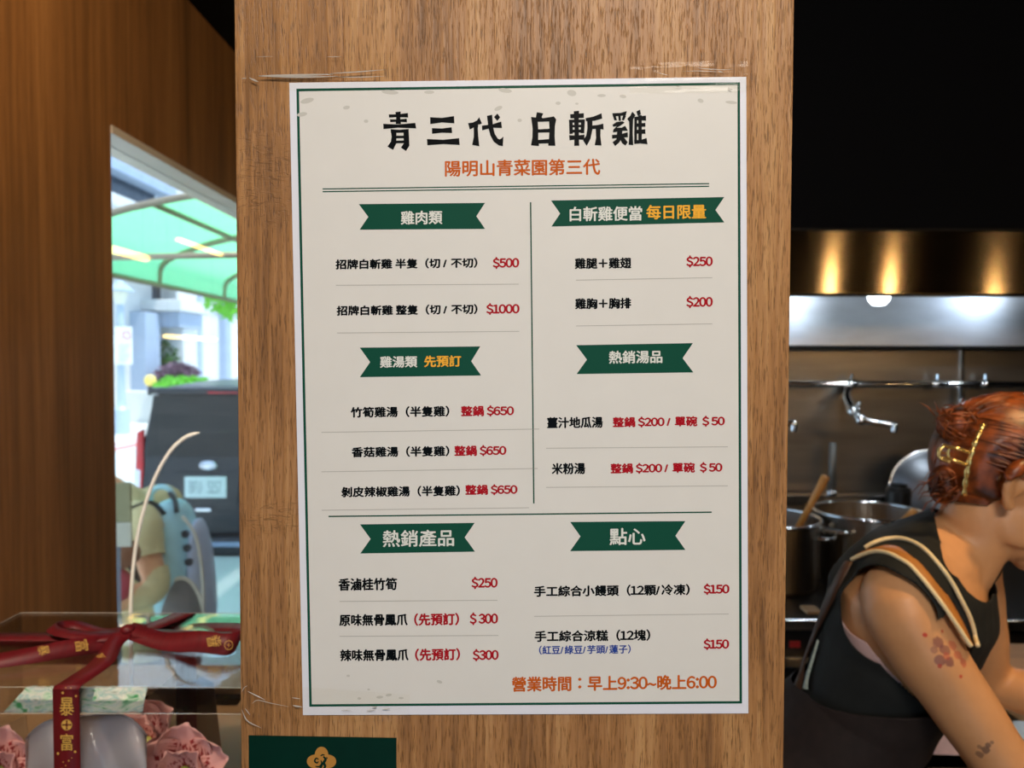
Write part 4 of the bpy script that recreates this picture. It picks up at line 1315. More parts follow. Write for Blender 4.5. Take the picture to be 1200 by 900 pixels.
# bow: two loops and two tails
bow = MB().ball(kn + Vector((0, 0, 0.004)), (0.009, 0.009, 0.007)).build('bow_knot', M['ribbon'], gb, smooth=True)
Z_ = (0, 0.35, 1)
K = kn + Vector((0, 0, 0.004))
Lp = P(61, 733.5, 0.97)
H_ = (0, 0.9, 0.28)
strip([K, P(120, 741, 0.985), P(88, 732, 1.0), Lp, P(70, 741, 0.945), P(105, 746, 0.935), P(130, 746, 0.94), K], 0.016, [(0.1, 0.6, 0.3), H_, H_, (0.3, 0.85, 0.3), H_, H_, H_, (0.1, 0.6, 0.3)], 'bow_loop', M['ribbon'], bow)
lr = strip([K, P(185, 741, 1.0), P(235, 737, 1.005), P(272, 737.5, 0.98), P(283, 746, 0.94), P(268, 755, 0.915), P(235, 752, 0.92), P(190, 751, 0.935), K], 0.025, [(0.1, 0.6, 0.3), H_, H_, (0.3, 0.8, 0.3), (0.3, 0.4, 0.7), (0.0, 0.4, 0.9), (0, 0.45, 0.85), (0, 0.7, 0.5), (0.1, 0.6, 0.3)], 'bow_loop', M['ribbon'], bow)
tl1 = strip([K, P(125, 753, 0.935), P(80, 760, 0.905), P(30, 769, 0.88), P(-30, 778, 0.86)], 0.022, [(0.1, 0.6, 0.3), (0.05, 0.6, 0.5), (0.05, 0.5, 0.75), (0, 0.7, 0.6), (0, 0.9, 0.4)], 'bow_tail', M['ribbon'], bow)
strip([K, P(110, 752, 0.965), P(60, 754, 0.985), P(10, 755, 0.99), P(-40, 757, 0.99)], 0.02, [(0.1, 0.6, 0.3), H_, H_, (0, 0.9, 0.2), (0, 0.9, 0.2)], 'bow_tail', M['ribbon'], bow)


def on_front(px, py, lift):
    return P(px, py, fz - 0.0006 - lift)


def foil(body, x0, x1, y0, y1):
    lettering(body, lambda u, v, z: on_front(x0 + (x1 - x0) * u, y1 - (y1 - y0) * v, z), (0.012, 0.008), 0.0003, 'foil_character', M['gold_foil'], rf)


foil('暴', 70, 86.5, 817.5, 838.5)
foil('富', 71, 85.5, 860, 879.5)
cm_ = MB()
cc = (78.2, 849.5)
pp = lambda x, y: on_front(x, y, 0.0003)
for k in range(32):
    a, b = 2 * math.pi * k / 32, 2 * math.pi * (k + 1) / 32
    cm_.add([pp(cc[0] + r * math.cos(t), cc[1] + r * math.sin(t)) for t, r in ((a, 6.3), (b, 6.3), (b, 5.3), (a, 5.3))], [(0, 1, 2, 3)])
for k in range(4):
    a0 = math.pi / 4 + k * math.pi / 2
    cm_.add([pp(cc[0] + r * math.cos(a0 + d), cc[1] + r * math.sin(a0 + d)) for r, d in ((5.4, -0.55), (5.4, -0.2), (5.4, 0.2), (5.4, 0.55), (2.6, 0.55), (1.6, 0.0), (2.6, -0.55))], [tuple(range(7))])
cm_.build('foil_coin', M['gold_foil'], rf)
for x, y, r in ((73.5, 812, 1.5), (89, 815.6, 1.3), (83, 806.5, 0.8), (77, 806, 0.6), (68, 883, 1.5), (88, 881, 1.4), (80.5, 891.5, 0.9), (74, 893, 0.7), (84, 888, 0.5), (77, 897, 0.6), (72, 900, 0.5)):
    MB().add([pp(x + r * math.cos(t), y + r * math.sin(t)) for t in [k * math.pi / 5 for k in range(10)]], [tuple(range(10))]).build('foil_dot', M['gold_foil'], rf)


def foil_on(ob_pts, body, parent, du=(0, 1)):
    """A foil character on a lying ribbon: OB_PTS are the four corners, in order, of its cell."""
    a, b, c, d = [Vector(q) for q in ob_pts]
    lettering(body, lambda u, v, z: (a * (1 - u) + b * u) * v + (d * (1 - u) + c * u) * (1 - v), (0.0, 0.0), 0, 'foil_character', M['gold_foil'], parent)


def cell(px, py, y, wpx, hpx, rot, lift=0.004):
    ca, sa = math.cos(math.radians(rot)), math.sin(math.radians(rot))
    return [P(px + sx * wpx * ca - sy * hpx * sa, py + sx * wpx * sa + sy * hpx * ca, y - lift) for sx, sy in ((-1, -1), (1, -1), (1, 1), (-1, 1))]


foil_on(cell(96, 756.5, 0.908, 6.5, 8, 80, 0.008), '富', tl1)
foil_on(cell(51, 762, 0.884, 6, 6.5, 78, 0.008), '暴', tl1)
foil_on(cell(251, 751.5, 0.911, 7, 8, -100, 0.005), '暴', lr)
foil_on(cell(268, 756, 0.911, 5, 5.5, 0, 0.006), '⊕', lr)
foil_on(cell(119, 772, 0.90, 7, 5, 50, 0.012), '暴', rf)

# inside the box: paper flowers, sheer bag, kraft card
M['petal'] = None
m, n_, l_, b_ = new_mat('flower_petal')
tc = n_.new('ShaderNodeTexCoord')
sp = n_.new('ShaderNodeSeparateXYZ')
l_.new(tc.outputs['UV'], sp.inputs[0])
nz_ = n_.new('ShaderNodeTexNoise')
nz_.inputs['Scale'].default_value = 9
mp_ = n_.new('ShaderNodeMapping')
mp_.inputs['Scale'].default_value = (2.6, 0.5, 1)
l_.new(tc.outputs['UV'], mp_.inputs[0])
l_.new(mp_.outputs[0], nz_.inputs['Vector'])
ad = n_.new('ShaderNodeMath')
ad.operation = 'MULTIPLY_ADD'
ad.inputs[1].default_value = 1.1
l_.new(nz_.outputs['Fac'], ad.inputs[0])
l_.new(sp.outputs['Y'], ad.inputs[2])
rp_ = n_.new('ShaderNodeValToRGB')
rp_.color_ramp.elements[0].position, rp_.color_ramp.elements[0].color = 0.92, srgb(142, 30, 40)
rp_.color_ramp.elements[1].position, rp_.color_ramp.elements[1].color = 1.14, srgb(222, 172, 170)
l_.new(ad.outputs[0], rp_.inputs['Fac'])
l_.new(rp_.outputs['Color'], b_.inputs['Base Color'])
b_.inputs['Roughness'].default_value = 0.7
M['petal'] = m
M['stamen'] = mat('stamen', srgb(176, 196, 96), 0.6, var=0.1, scale=40)


def petal_mesh(c, ax, up, length, width, curl, name, parent):
    """One cupped petal from C along AX, its face turned to UP."""
    ax, up = Vector(ax).normalized(), Vector(up)
    sdv = ax.cross(up).normalized()
    up = sdv.cross(ax).normalized()
    nu, nv = 10, 10
    mb, uv = MB(), []

    def fn(u, v):
        s = (u - 0.5) * 2
        wd = width * math.sin(math.pi * (0.10 + 0.82 * v ** 0.85)) ** 0.5
        wav = 0.06 * math.sin(7 * s + 4 * v) * v
        return c + ax * (length * v) + sdv * (s * wd) + up * (length * (curl * v * v - 0.25 * s * s * (0.3 + v) * -1 + wav))
    mb.grid(fn, nu, nv)
    o = mb.build(name, M['petal'], parent, smooth=True, solid=0.0006)
    lay = o.data.uv_layers.new(name='UVMap')
    for poly in o.data.polygons:
        for li, vi in zip(poly.loop_indices, poly.vertices):
            lay.data[li].uv = ((vi % (nu + 1)) / nu, (vi // (nu + 1)) / nv)
    return o


def flower(c, face, length, width, n, spin, label):
    c, face = Vector(c), Vector(face).normalized()
    t = thing('silk_flower', (c.x, c.y, c.z), label, 'flower', 'pink flowers inside the gift box')
    a = face.cross(Vector((0, 0, 1))).normalized()
    b = a.cross(face)
    for ringk, (tilt, sc) in enumerate(((0.45, 1.0), (1.0, 0.75))):
        for k in range(n):
            ang = spin + 2 * math.pi * (k + 0.5 * ringk) / n
            d = a * math.cos(ang) + b * math.sin(ang)
            petal_mesh(c, d + face * tilt, face - d * tilt, length * sc, width * sc, 0.15, 'petal', t)
    MB().ball(c + face * 0.008, (0.008, 0.008, 0.008)).build('flower_centre', M['stamen'], t, smooth=True)
    MB().tube([c, c - face * 0.02 - Vector((0, 0, 0.03)), (c.x, c.y + 0.01, BB + 0.004)], 0.0025, 8).build('stem', M['stamen'], t, smooth=True)


flower(P(218, 905, 0.935), (0.15, -0.92, 0.42), 0.066, 0.034, 5, 0.35, 'pink flower with crimson streaks nearest the right end of the gift box')
flower(P(176, 872, 1.0), (-0.15, -0.8, 0.6), 0.062, 0.034, 5, 1.0, 'pale pink flower standing behind the others in the gift box')
flower(P(140, 915, 0.915), (-0.2, -0.85, 0.5), 0.056, 0.030, 5, 0.0, 'pale pink flower beside the sheer bag in the gift box')
flower(P(0, 905, 0.93), (0.3, -0.85, 0.4), 0.062, 0.032, 5, 0.5, 'crimson streaked flower at the left end of the gift box')
M['sheer'] = clear_mat('sheer_white_film', (0.95, 0.95, 0.95, 1), 0.15, 1.4, 0.8, bump=0.3, bscale=30, milky=0.7, milk_color=(0.93, 0.93, 1.0, 1))
sh = thing('sheer_bag', P(105, 930, 0.86), 'sheer white film bag with a rounded top standing inside the gift box', 'bag')


def bagf(u, v):
    t = math.pi * u
    px = 30 + (172 - 30) * u
    top = 836 + 30 * abs(2 * u - 1) ** 3.5 + 4 * math.sin(5 * u)
    py = 975 + (top - 975) * v
    return P(px, py, 0.855 + 0.012 * math.sin(9 * u + 3 * v) - 0.018 * math.sin(math.pi * v))


MB().grid(bagf, 24, 16).build('front_film', M['sheer'], sh, smooth=True, solid=0.0004)
MB().tube([bagf(k / 24, 1) for k in range(25)], 0.0012, 6).build('bag_hem', M['sheer'], sh, smooth=True)
M['cream_card'] = mat('cream_card', srgb(226, 208, 170), 0.6, var=0.04, scale=20)
kc = thing('cream_card', P(190, 860, 1.085), 'cream folded card standing on the counter close behind the gift box', 'card')
ck = [P(168, 845, 1.072), P(213, 848, 1.10), P(213, 782, 1.10), P(168, 822, 1.072)]
MB().prism([Vector((q.x, q.y, BB + 0.0005)) if i < 2 else q for i, q in enumerate(ck)], (0, 0.001, 0)).build('card_front', M['cream_card'], kc)
ck2 = [P(213, 848, 1.101), P(262, 850, 1.11), P(250, 800, 1.11), P(213, 782, 1.101)]
MB().prism([Vector((q.x, q.y, BB + 0.0005)) if i < 2 else q for i, q in enumerate(ck2)], (0, 0.001, 0)).build('card_back', M['kraft'], kc)
kp = thing('kraft_sleeve', P(30, 930, 0.99), 'brown kraft paper sleeve at the left end inside the gift box', 'paper')
MB().prism([P(4, 850, 0.97), P(30, 838, 0.985), P(46, 960, 0.985), P(4, 960, 0.97)], (0, 0.0012, 0)).build('sleeve_front', M['kraft'], kp)
MB().prism([P(-40, 845, 0.99), P(4, 850, 0.97), P(4, 960, 0.97), P(-40, 960, 0.99)], (0, 0.0012, 0)).build('sleeve_side', M['kraft'], kp)

# clear splash guard with a rounded corner, standing on the counter by the opening
GY = 1.34
gd = thing('splash_guard', P(215, 800, GY), 'clear acrylic guard with a rounded top corner standing behind the gift box', 'splash guard')
arc = spline([P(152.5, 722, GY), P(153.5, 690, GY), P(158, 645, GY), P(166, 605, GY), P(179, 565, GY), P(196, 533, GY), P(212, 516, GY), P(226, 509, GY), P(240, 507, GY), P(280, 506, GY)], 6)
gx1 = P(286, 506, GY).x
foot = [Vector((arc[0].x, GY, BB + 0.0005))] + arc + [Vector((gx1, GY, arc[-1].z)), Vector((gx1, GY, BB + 0.0005))]
MB().prism(foot, (0, 0.004, 0)).build('clear_sheet', M['acrylic_guard'], gd)
MB().tube([foot[0]] + [p + Vector((0, 0.002, 0)) for p in arc[:-8]], [0.0034] * (len(arc) - 14) + [0.0034 * (1 - k / 8) + 0.0004 for k in range(7)], 8).build('polished_edge', mat('guard_edge_white', srgb(240, 240, 234), 0.25, var=0.03), gd, smooth=True)
MB().span((arc[0].x + 0.03, GY - 0.02, BB), (gx1 - 0.01, GY - 0.0005, BB + 0.012)).build('foot', M['acrylic_guard'], gd)

# bright outdoor reflection in the lid rim, painted on an added wavy strip
m, n_, l_, b_ = new_mat('lid_rim_reflection')
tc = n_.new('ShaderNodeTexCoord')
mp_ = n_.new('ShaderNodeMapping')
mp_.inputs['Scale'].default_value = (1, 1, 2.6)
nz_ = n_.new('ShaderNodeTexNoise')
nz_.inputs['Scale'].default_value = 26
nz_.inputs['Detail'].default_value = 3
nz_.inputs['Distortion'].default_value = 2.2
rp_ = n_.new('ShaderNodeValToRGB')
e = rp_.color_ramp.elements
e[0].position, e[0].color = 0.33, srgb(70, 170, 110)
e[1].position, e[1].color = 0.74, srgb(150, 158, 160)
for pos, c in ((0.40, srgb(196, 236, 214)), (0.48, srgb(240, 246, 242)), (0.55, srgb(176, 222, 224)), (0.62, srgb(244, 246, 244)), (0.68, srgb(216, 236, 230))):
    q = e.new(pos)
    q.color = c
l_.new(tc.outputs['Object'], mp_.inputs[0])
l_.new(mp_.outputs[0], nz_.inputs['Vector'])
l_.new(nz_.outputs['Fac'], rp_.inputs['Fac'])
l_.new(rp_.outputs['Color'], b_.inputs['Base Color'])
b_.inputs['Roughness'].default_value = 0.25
M['rim_reflection'] = m
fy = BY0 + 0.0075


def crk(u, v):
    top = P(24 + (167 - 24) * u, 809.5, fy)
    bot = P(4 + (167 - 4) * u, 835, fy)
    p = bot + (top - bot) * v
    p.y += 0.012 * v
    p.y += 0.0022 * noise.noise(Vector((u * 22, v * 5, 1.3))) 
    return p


fo_ = MB().grid(crk, 60, 12).build('lid_rim_reflection', M['rim_reflection'], None, smooth=True, solid=0.0003)
tag(fo_, 'painted pale mint reflection on a strip added behind the front lid edge of the gift box', 'reflection')
# ------------------------------------------------------------------ people
def skin_mat(name, color, marks=()):
    """Skin; MARKS are tattoo blobs (x, y, z, radius, colour, strength) in world space."""
    m, n, l, b = new_mat(name)
    b.inputs['Roughness'].default_value = 0.45
    b.inputs['Specular IOR Level'].default_value = 0.4
    tc = n.new('ShaderNodeTexCoord')
    nz = n.new('ShaderNodeTexNoise')
    nz.inputs['Scale'].default_value = 60
    rp = n.new('ShaderNodeValToRGB')
    rp.color_ramp.elements[0].color = (color[0] * 0.93, color[1] * 0.9, color[2] * 0.88, 1)
    rp.color_ramp.elements[1].color = (min(1, color[0] * 1.05), min(1, color[1] * 1.06), min(1, color[2] * 1.08), 1)
    l.new(tc.outputs['Object'], nz.inputs['Vector'])
    l.new(nz.outputs['Fac'], rp.inputs['Fac'])
    col = rp.outputs['Color']
    if marks:
        nd = n.new('ShaderNodeTexNoise')
        nd.inputs['Scale'].default_value = 120
        nd.inputs['Detail'].default_value = 3
        l.new(tc.outputs['Object'], nd.inputs['Vector'])
    for (x, y, z, r, c, s) in marks:
        ds = n.new('ShaderNodeVectorMath')
        ds.operation = 'DISTANCE'
        l.new(tc.outputs['Object'], ds.inputs[0])
        ds.inputs[1].default_value = (x, y, z)
        ad = n.new('ShaderNodeMath')
        ad.operation = 'MULTIPLY_ADD'
        l.new(nd.outputs['Fac'], ad.inputs[0])
        ad.inputs[1].default_value = r * 1.1
        l.new(ds.outputs['Value'], ad.inputs[2])
        mr = n.new('ShaderNodeMapRange')
        mr.inputs['From Min'].default_value = r * 1.62
        mr.inputs['From Max'].default_value = r * 1.36
        mr.inputs['To Max'].default_value = s
        l.new(ad.outputs[0], mr.inputs['Value'])
        mx = n.new('ShaderNodeMix')
        mx.data_type = 'RGBA'
        l.new(mr.outputs[0], mx.inputs[0])
        l.new(col, mx.inputs[6])
        mx.inputs[7].default_value = c
        col = mx.outputs[2]
    l.new(col, b.inputs['Base Color'])
    return m


def basis(fwd, up=(0, 0, 1)):
    """Face direction, the right-hand side and up, orthonormal."""
    f = Vector(fwd).normalized()
    r = f.cross(Vector(up)).normalized()
    return f, r, r.cross(f).normalized()


def limb(mb, pts, radii, n=20, sub=5):
    """A tapering limb through PTS (radius or (radius, radius) each), rounded at both ends."""
    p = spline(pts, sub)
    rr = []
    for i in range(len(radii) - 1):
        for k in range(sub):
            t = k / sub
            t = t * t * (3 - 2 * t)
            rr.append(radii[i] * (1 - t) + radii[i + 1] * t)
    rr.append(radii[-1])
    d0, d1 = (p[0] - p[1]).normalized(), (p[-1] - p[-2]).normalized()
    head = [p[0] + d0 * (radii[0] * k) for k in (0.85, 0.5)]
    tail = [p[-1] + d1 * (radii[-1] * k) for k in (0.5, 0.85)]
    mb.tube(head + p + tail, [radii[0] * 0.5, radii[0] * 0.86] + rr + [radii[-1] * 0.86, radii[-1] * 0.5], n)


def hand(mb, wrist, d, palm, thumb, size=1.0, curl=0.5):
    """Palm, four bent fingers and a thumb: D runs along the hand, PALM is the palm's facing, THUMB the thumb side."""
    d, palm = Vector(d).normalized(), Vector(palm)
    s = (Vector(thumb) - d * Vector(thumb).dot(d)).normalized()
    palm = s.cross(d) if s.cross(d).dot(palm) > 0 else d.cross(s)
    w = Vector(wrist)
    k = size
    mb.rings([(w - d * 0.01 * k, s, palm, 0.024 * k, 0.018 * k), (w + d * 0.015 * k, s, palm, 0.028 * k, 0.017 * k), (w + d * 0.05 * k, s, palm, 0.040 * k, 0.016 * k), (w + d * 0.085 * k, s, palm, 0.041 * k, 0.013 * k), (w + d * 0.097 * k, s, palm, 0.034 * k, 0.009 * k)], 20)
    for off, ln in ((0.030, 0.070), (0.0105, 0.080), (-0.0095, 0.074), (-0.029, 0.058)):
        p = w + d * (0.088 * k - abs(off - 0.005) * 0.12) + s * off * k
        q, dirv, pts = p - d * 0.02 * k, d, []
        pts.append(q)
        for j, fr_ in enumerate((0.45, 0.32, 0.23)):
            pts.append(p)
            a = curl * (0.5, 0.8, 0.6)[j]
            dirv = (dirv * math.cos(a) + palm * math.sin(a)).normalized()
            p = p + dirv * ln * fr_ * k
        pts.append(p)
        limb(mb, pts, [0.0095 * k, 0.0092 * k, 0.0086 * k, 0.0078 * k, 0.0066 * k], 12, 3)
    a = w + d * 0.02 * k + s * 0.018 * k
    t1 = (d * 0.62 + s * 0.72 + palm * 0.3).normalized()
    t2 = (d * 0.85 + s * 0.35 + palm * 0.38).normalized()
    limb(mb, [a, a + t1 * 0.035 * k, a + t1 * 0.035 * k + t2 * 0.030 * k, a + t1 * 0.035 * k + t2 * 0.056 * k], [0.014 * k, 0.0125 * k, 0.0105 * k, 0.0082 * k], 12, 3)


def head_shape(mb, c, f, r, u, k=1.0):
    """A head with brow, eye hollows, nose, lips, chin, jaw and ears about the skull centre C."""
    c = Vector(c)
    A = lambda x, y, z: c + f * x * k + r * y * k + u * z * k
    mb.ball(A(-0.008, 0, 0.028), (0.096 * k, 0.075 * k, 0.090 * k), (f, r, u), 28, 18)
    mb.ball(A(0.030, 0, -0.030), (0.060 * k, 0.060 * k, 0.080 * k), (f, r, u), 24, 16)
    mb.ball(A(0.036, 0, -0.074), (0.046 * k, 0.044 * k, 0.034 * k), (f, r, u), 20, 12)
    mb.ball(A(0.068, 0, -0.095), (0.021 * k, 0.023 * k, 0.018 * k), (f, r, u), 16, 10)
    mb.ball(A(0.074, 0, 0.020), (0.016 * k, 0.052 * k, 0.016 * k), (f, r, u), 20, 10)
    limb(mb, [A(0.082, 0, 0.012), A(0.094, 0, -0.014), A(0.104, 0, -0.034)], [0.007 * k, 0.009 * k, 0.011 * k], 12, 4)
    for s in (-1, 1):
        mb.ball(A(0.094, 0.011 * s, -0.037), (0.009 * k, 0.008 * k, 0.007 * k), (f, r, u), 10, 8)
        mb.ball(A(0.062, 0.040 * s, -0.022), (0.022 * k, 0.020 * k, 0.018 * k), (f, r, u), 14, 10)
        mb.ball(A(0.074, 0.031 * s, -0.001), (0.013 * k, 0.017 * k, 0.010 * k), (f, r, u), 14, 10)
        mb.ball(A(0.018, 0.046 * s, -0.060), (0.036 * k, 0.012 * k, 0.030 * k), (f, r, u), 14, 10)
    mb.ball(A(0.086, 0, -0.058), (0.010 * k, 0.023 * k, 0.0065 * k), (f, r, u), 16, 8)
    mb.ball(A(0.084, 0, -0.069), (0.010 * k, 0.020 * k, 0.0065 * k), (f, r, u), 16, 8)
    for s in (-1, 1):
        e = lambda x, z, o=0.0: A(-0.019 + x, s * (0.074 + o), -0.018 + z)
        rim = spline([e(0.006, 0.004, -0.004), e(0.010, 0.022, 0.003), e(0.002, 0.034, 0.009), e(-0.012, 0.034, 0.014), e(-0.021, 0.020, 0.016), e(-0.021, 0.002, 0.014), e(-0.014, -0.014, 0.010), e(-0.004, -0.026, 0.004), e(0.005, -0.024, -0.002)], 5)
        mb.tube(rim, 0.0056 * k, 10)
        mb.ball(e(-0.006, 0.006, -0.002), (0.016 * k, 0.005 * k, 0.027 * k), (f, r, u), 16, 10)
        mb.ball(e(0.000, -0.023, 0.002), (0.008 * k, 0.005 * k, 0.009 * k), (f, r, u), 12, 8)
        limb(mb, [e(-0.010, 0.026, 0.008), e(-0.013, 0.010, 0.011), e(-0.006, -0.008, 0.008)], [0.003 * k, 0.0035 * k, 0.003 * k], 8, 3)


def fuse(mb, voxel, smooth=5):
    """The union of the closed shapes in MB as one smooth skin: (verts, triangles, normals)."""
    me = bpy.data.meshes.new('fuse')
    me.from_pydata([tuple(q) for q in mb.v], [], mb.f)
    bm = bmesh.new()
    bm.from_mesh(me)
    bmesh.ops.recalc_face_normals(bm, faces=bm.faces)
    bm.to_mesh(me)
    bm.free()
    o = bpy.data.objects.new('fuse', me)
    COL.objects.link(o)
    q = o.modifiers.new('r', 'REMESH')
    q.mode = 'VOXEL'
    q.voxel_size = voxel
    q = o.modifiers.new('s', 'SMOOTH')
    q.factor = 0.5
    q.iterations = smooth
    bpy.context.view_layer.update()
    dg = bpy.context.evaluated_depsgraph_get()
    m2 = bpy.data.meshes.new_from_object(o.evaluated_get(dg))
    m2.calc_loop_triangles()
    V = np.empty(len(m2.vertices) * 3)
    m2.vertices.foreach_get('co', V)
    N = np.empty(len(m2.vertices) * 3)
    m2.vertices.foreach_get('normal', N)
    T = np.empty(len(m2.loop_triangles) * 3, dtype=np.int64)
    m2.loop_triangles.foreach_get('vertices', T)
    bpy.data.objects.remove(o)
    bpy.data.meshes.remove(me)
    bpy.data.meshes.remove(m2)
    return V.reshape(-1, 3), T.reshape(-1, 3), N.reshape(-1, 3)


def cut(V, T, f):
    """The part of a triangle mesh where the field F > 0, cut cleanly along F = 0."""
    fv = f[T]
    pos = fv > 0
    cnt = pos.sum(1)
    keep = T[cnt == 3]
    verts = [tuple(q) for q in V]
    faces = [tuple(t) for t in keep]
    edge = {}

    def ev(a, b):
        k = (a, b) if a < b else (b, a)
        if k not in edge:
            t = f[a] / (f[a] - f[b])
            edge[k] = len(verts)
            verts.append(tuple(V[a] + (V[b] - V[a]) * t))
        return edge[k]
    for t in T[(cnt > 0) & (cnt < 3)]:
        out = []
        for i in range(3):
            a, b = int(t[i]), int(t[(i + 1) % 3])
            if f[a] > 0:
                out.append(a)
            if (f[a] > 0) != (f[b] > 0):
                out.append(ev(a, b))
        if len(out) >= 3:
            faces.append(tuple(out))
    used = sorted({i for q in faces for i in q})
    mp = {o: i for i, o in enumerate(used)}
    return [verts[i] for i in used], [tuple(mp[i] for i in q) for q in faces]


def shell(body, f, off, name, m, parent, thick=0.0015, extra=None):
    """A garment: the skin pushed out by OFF (number or array) where the field F > 0."""
    V, T, N = body
    W = V + N * (off if not hasattr(off, '__len__') else np.asarray(off)[:, None])
    if extra is not None:
        W = W + extra
    vs, fs = cut(W, T, f)
    me = bpy.data.meshes.new(name)
    o3 = np.array(total_loc(parent))
    me.from_pydata([tuple(np.array(q) - o3) for q in vs], [], fs)
    me.validate()
    o = finish(name, me, m, parent, True)
    if thick:
        q = o.modifiers.new('solid', 'SOLIDIFY')
        q.thickness = thick
        q.offset = 1
    return o


def skin_object(body, name, m, parent):
    V, T, N = body
    me = bpy.data.meshes.new(name)
    me.from_pydata([tuple(q) for q in (V - np.array(total_loc(parent)))], [], [tuple(t) for t in T])
    return finish(name, me, m, parent, True)


def seg_dist(V, a, b):
    a, b = np.array(a), np.array(b)
    d = b - a
    t = np.clip(((V - a) @ d) / (d @ d), 0, 1)
    return np.linalg.norm(V - (a + t[:, None] * d), axis=1), t


def ripple(V, amp, scale, stretch=(1, 1, 1)):
    """Soft folds for cloth: a displacement amount per vertex."""
    return np.array([noise.noise(Vector((p[0] * scale * stretch[0], p[1] * scale * stretch[1], p[2] * scale * stretch[2]))) for p in V]) * amp


# ---- the worker in the kitchen
Fw, Rw, Uw = basis((0.75, -0.66, 0))
torso = [((0.44, 1.20, 0.80), 0.160, 0.115), ((0.455, 1.19, 0.92), 0.162, 0.118), ((0.515, 1.18, 1.01), 0.116, 0.088), ((0.548, 1.172, 1.07), 0.104, 0.082), ((0.590, 1.167, 1.16), 0.125, 0.096),
         ((0.613, 1.166, 1.23), 0.158, 0.108), ((0.642, 1.168, 1.282), 0.160, 0.086), ((0.668, 1.170, 1.306), 0.104, 0.062), ((0.692, 1.170, 1.332), 0.050, 0.048)]
bd_ = MB()
secs = []
for i, (c, w_, d_) in enumerate(torso):
    a = Vector(torso[min(i + 1, len(torso) - 1)][0]) - Vector(torso[max(i - 1, 0)][0])
    a.normalize()
    x = (Rw - a * Rw.dot(a) * 0.3).normalized()
    secs.append((c, x, a.cross(x).normalized(), w_, d_))
bd_.rings(secs, 32)
HC = P(1181, 566, 1.165)       # skull centre
Fh, Rh, Uh = basis((0.93, -0.16, -0.42), (0.34, -0.04, 0.94))
Rh = Fh.cross(Vector((0.0, 0.1, 1))).normalized()
Uh = Rh.cross(Fh)
limb(bd_, [(0.676, 1.172, 1.275), (0.710, 1.168, 1.332), HC + Fh * -0.022 - Uh * 0.060, HC - Fh * 0.01 - Uh * 0.02], [0.055, 0.050, 0.050, 0.05], 24)
head_shape(bd_, HC, Fh, Rh, Uh)
SR = P(1050, 712, 1.045)
ER = SR + (P(1195, 925, 0.99) - SR) * 1.02
WRr = Vector((0.90, 0.98, cz + 0.05))
limb(bd_, [Vector((0.60, 1.12, 1.285)), SR + Vector((0.012, 0.012, 0.006)), SR + (ER - SR) * 0.22, SR + (ER - SR) * 0.5, SR + (ER - SR) * 0.8, ER, ER + (WRr - ER) * 0.35, WRr], [0.050, 0.052, 0.0485, 0.0435, 0.0395, 0.0375, 0.0385, 0.026], 24)
hand(bd_, WRr, (0.75, -0.2, -0.16), (0, 0, -1), (0.2, 0.9, 0), 0.95, 0.35)
SL_ = Vector((0.765, 1.285, 1.265))
EL = Vector((0.86, 1.36, 1.03))
WL = Vector((1.02, 1.24, cz + 0.05))
limb(bd_, [Vector((0.70, 1.22, 1.28)), SL_, SL_ + (EL - SL_) * 0.25, SL_ + (EL - SL_) * 0.6, EL, EL + (WL - EL) * 0.35, WL], [0.05, 0.05, 0.048, 0.042, 0.0375, 0.0385, 0.026], 20)
hand(bd_, WL, (0.85, -0.5, -0.12), (0, 0, -1), (-0.4, -0.9, 0), 0.95, 0.5)
for s in (-1, 1):
    hp = Vector((0.455, 1.19, 0.86)) + Rw * 0.085 * s
    kn_ = Vector((0.47, 1.185, 0.46)) + Rw * 0.09 * s + Fw * 0.02
    an = Vector((0.43, 1.20, 0.075)) + Rw * 0.095 * s
    limb(bd_, [hp, hp + (kn_ - hp) * 0.5, kn_, kn_ + (an - kn_) * 0.35, an], [0.088, 0.074, 0.055, 0.052, 0.036], 20)
    limb(bd_, [an - Fw * 0.03 - Vector((0, 0, 0.035)), an + Fw * 0.06 - Vector((0, 0, 0.04)), an + Fw * 0.15 - Vector((0, 0, 0.05))], [0.036, 0.034, 0.022], 14)
body = fuse(bd_, 0.0042, 6)
V, T, N = body

arm_marks = []
ad_ = (ER - SR).normalized()


def on_arm(px, py):
    """The skin point seen at pixel (px, py) on the worker's near arm."""
    d = (P(px, py, 1.0) - Vector((0, 0, H))).normalized()
    o = Vector((0, 0, H))
    rel = V - np.array(o)
    t = rel @ np.array(d)
    dist = np.linalg.norm(rel - t[:, None] * np.array(d), axis=1)
    ok = np.where(dist < 0.006)[0]
    i = ok[np.argmin(t[ok])]
    return V[i]


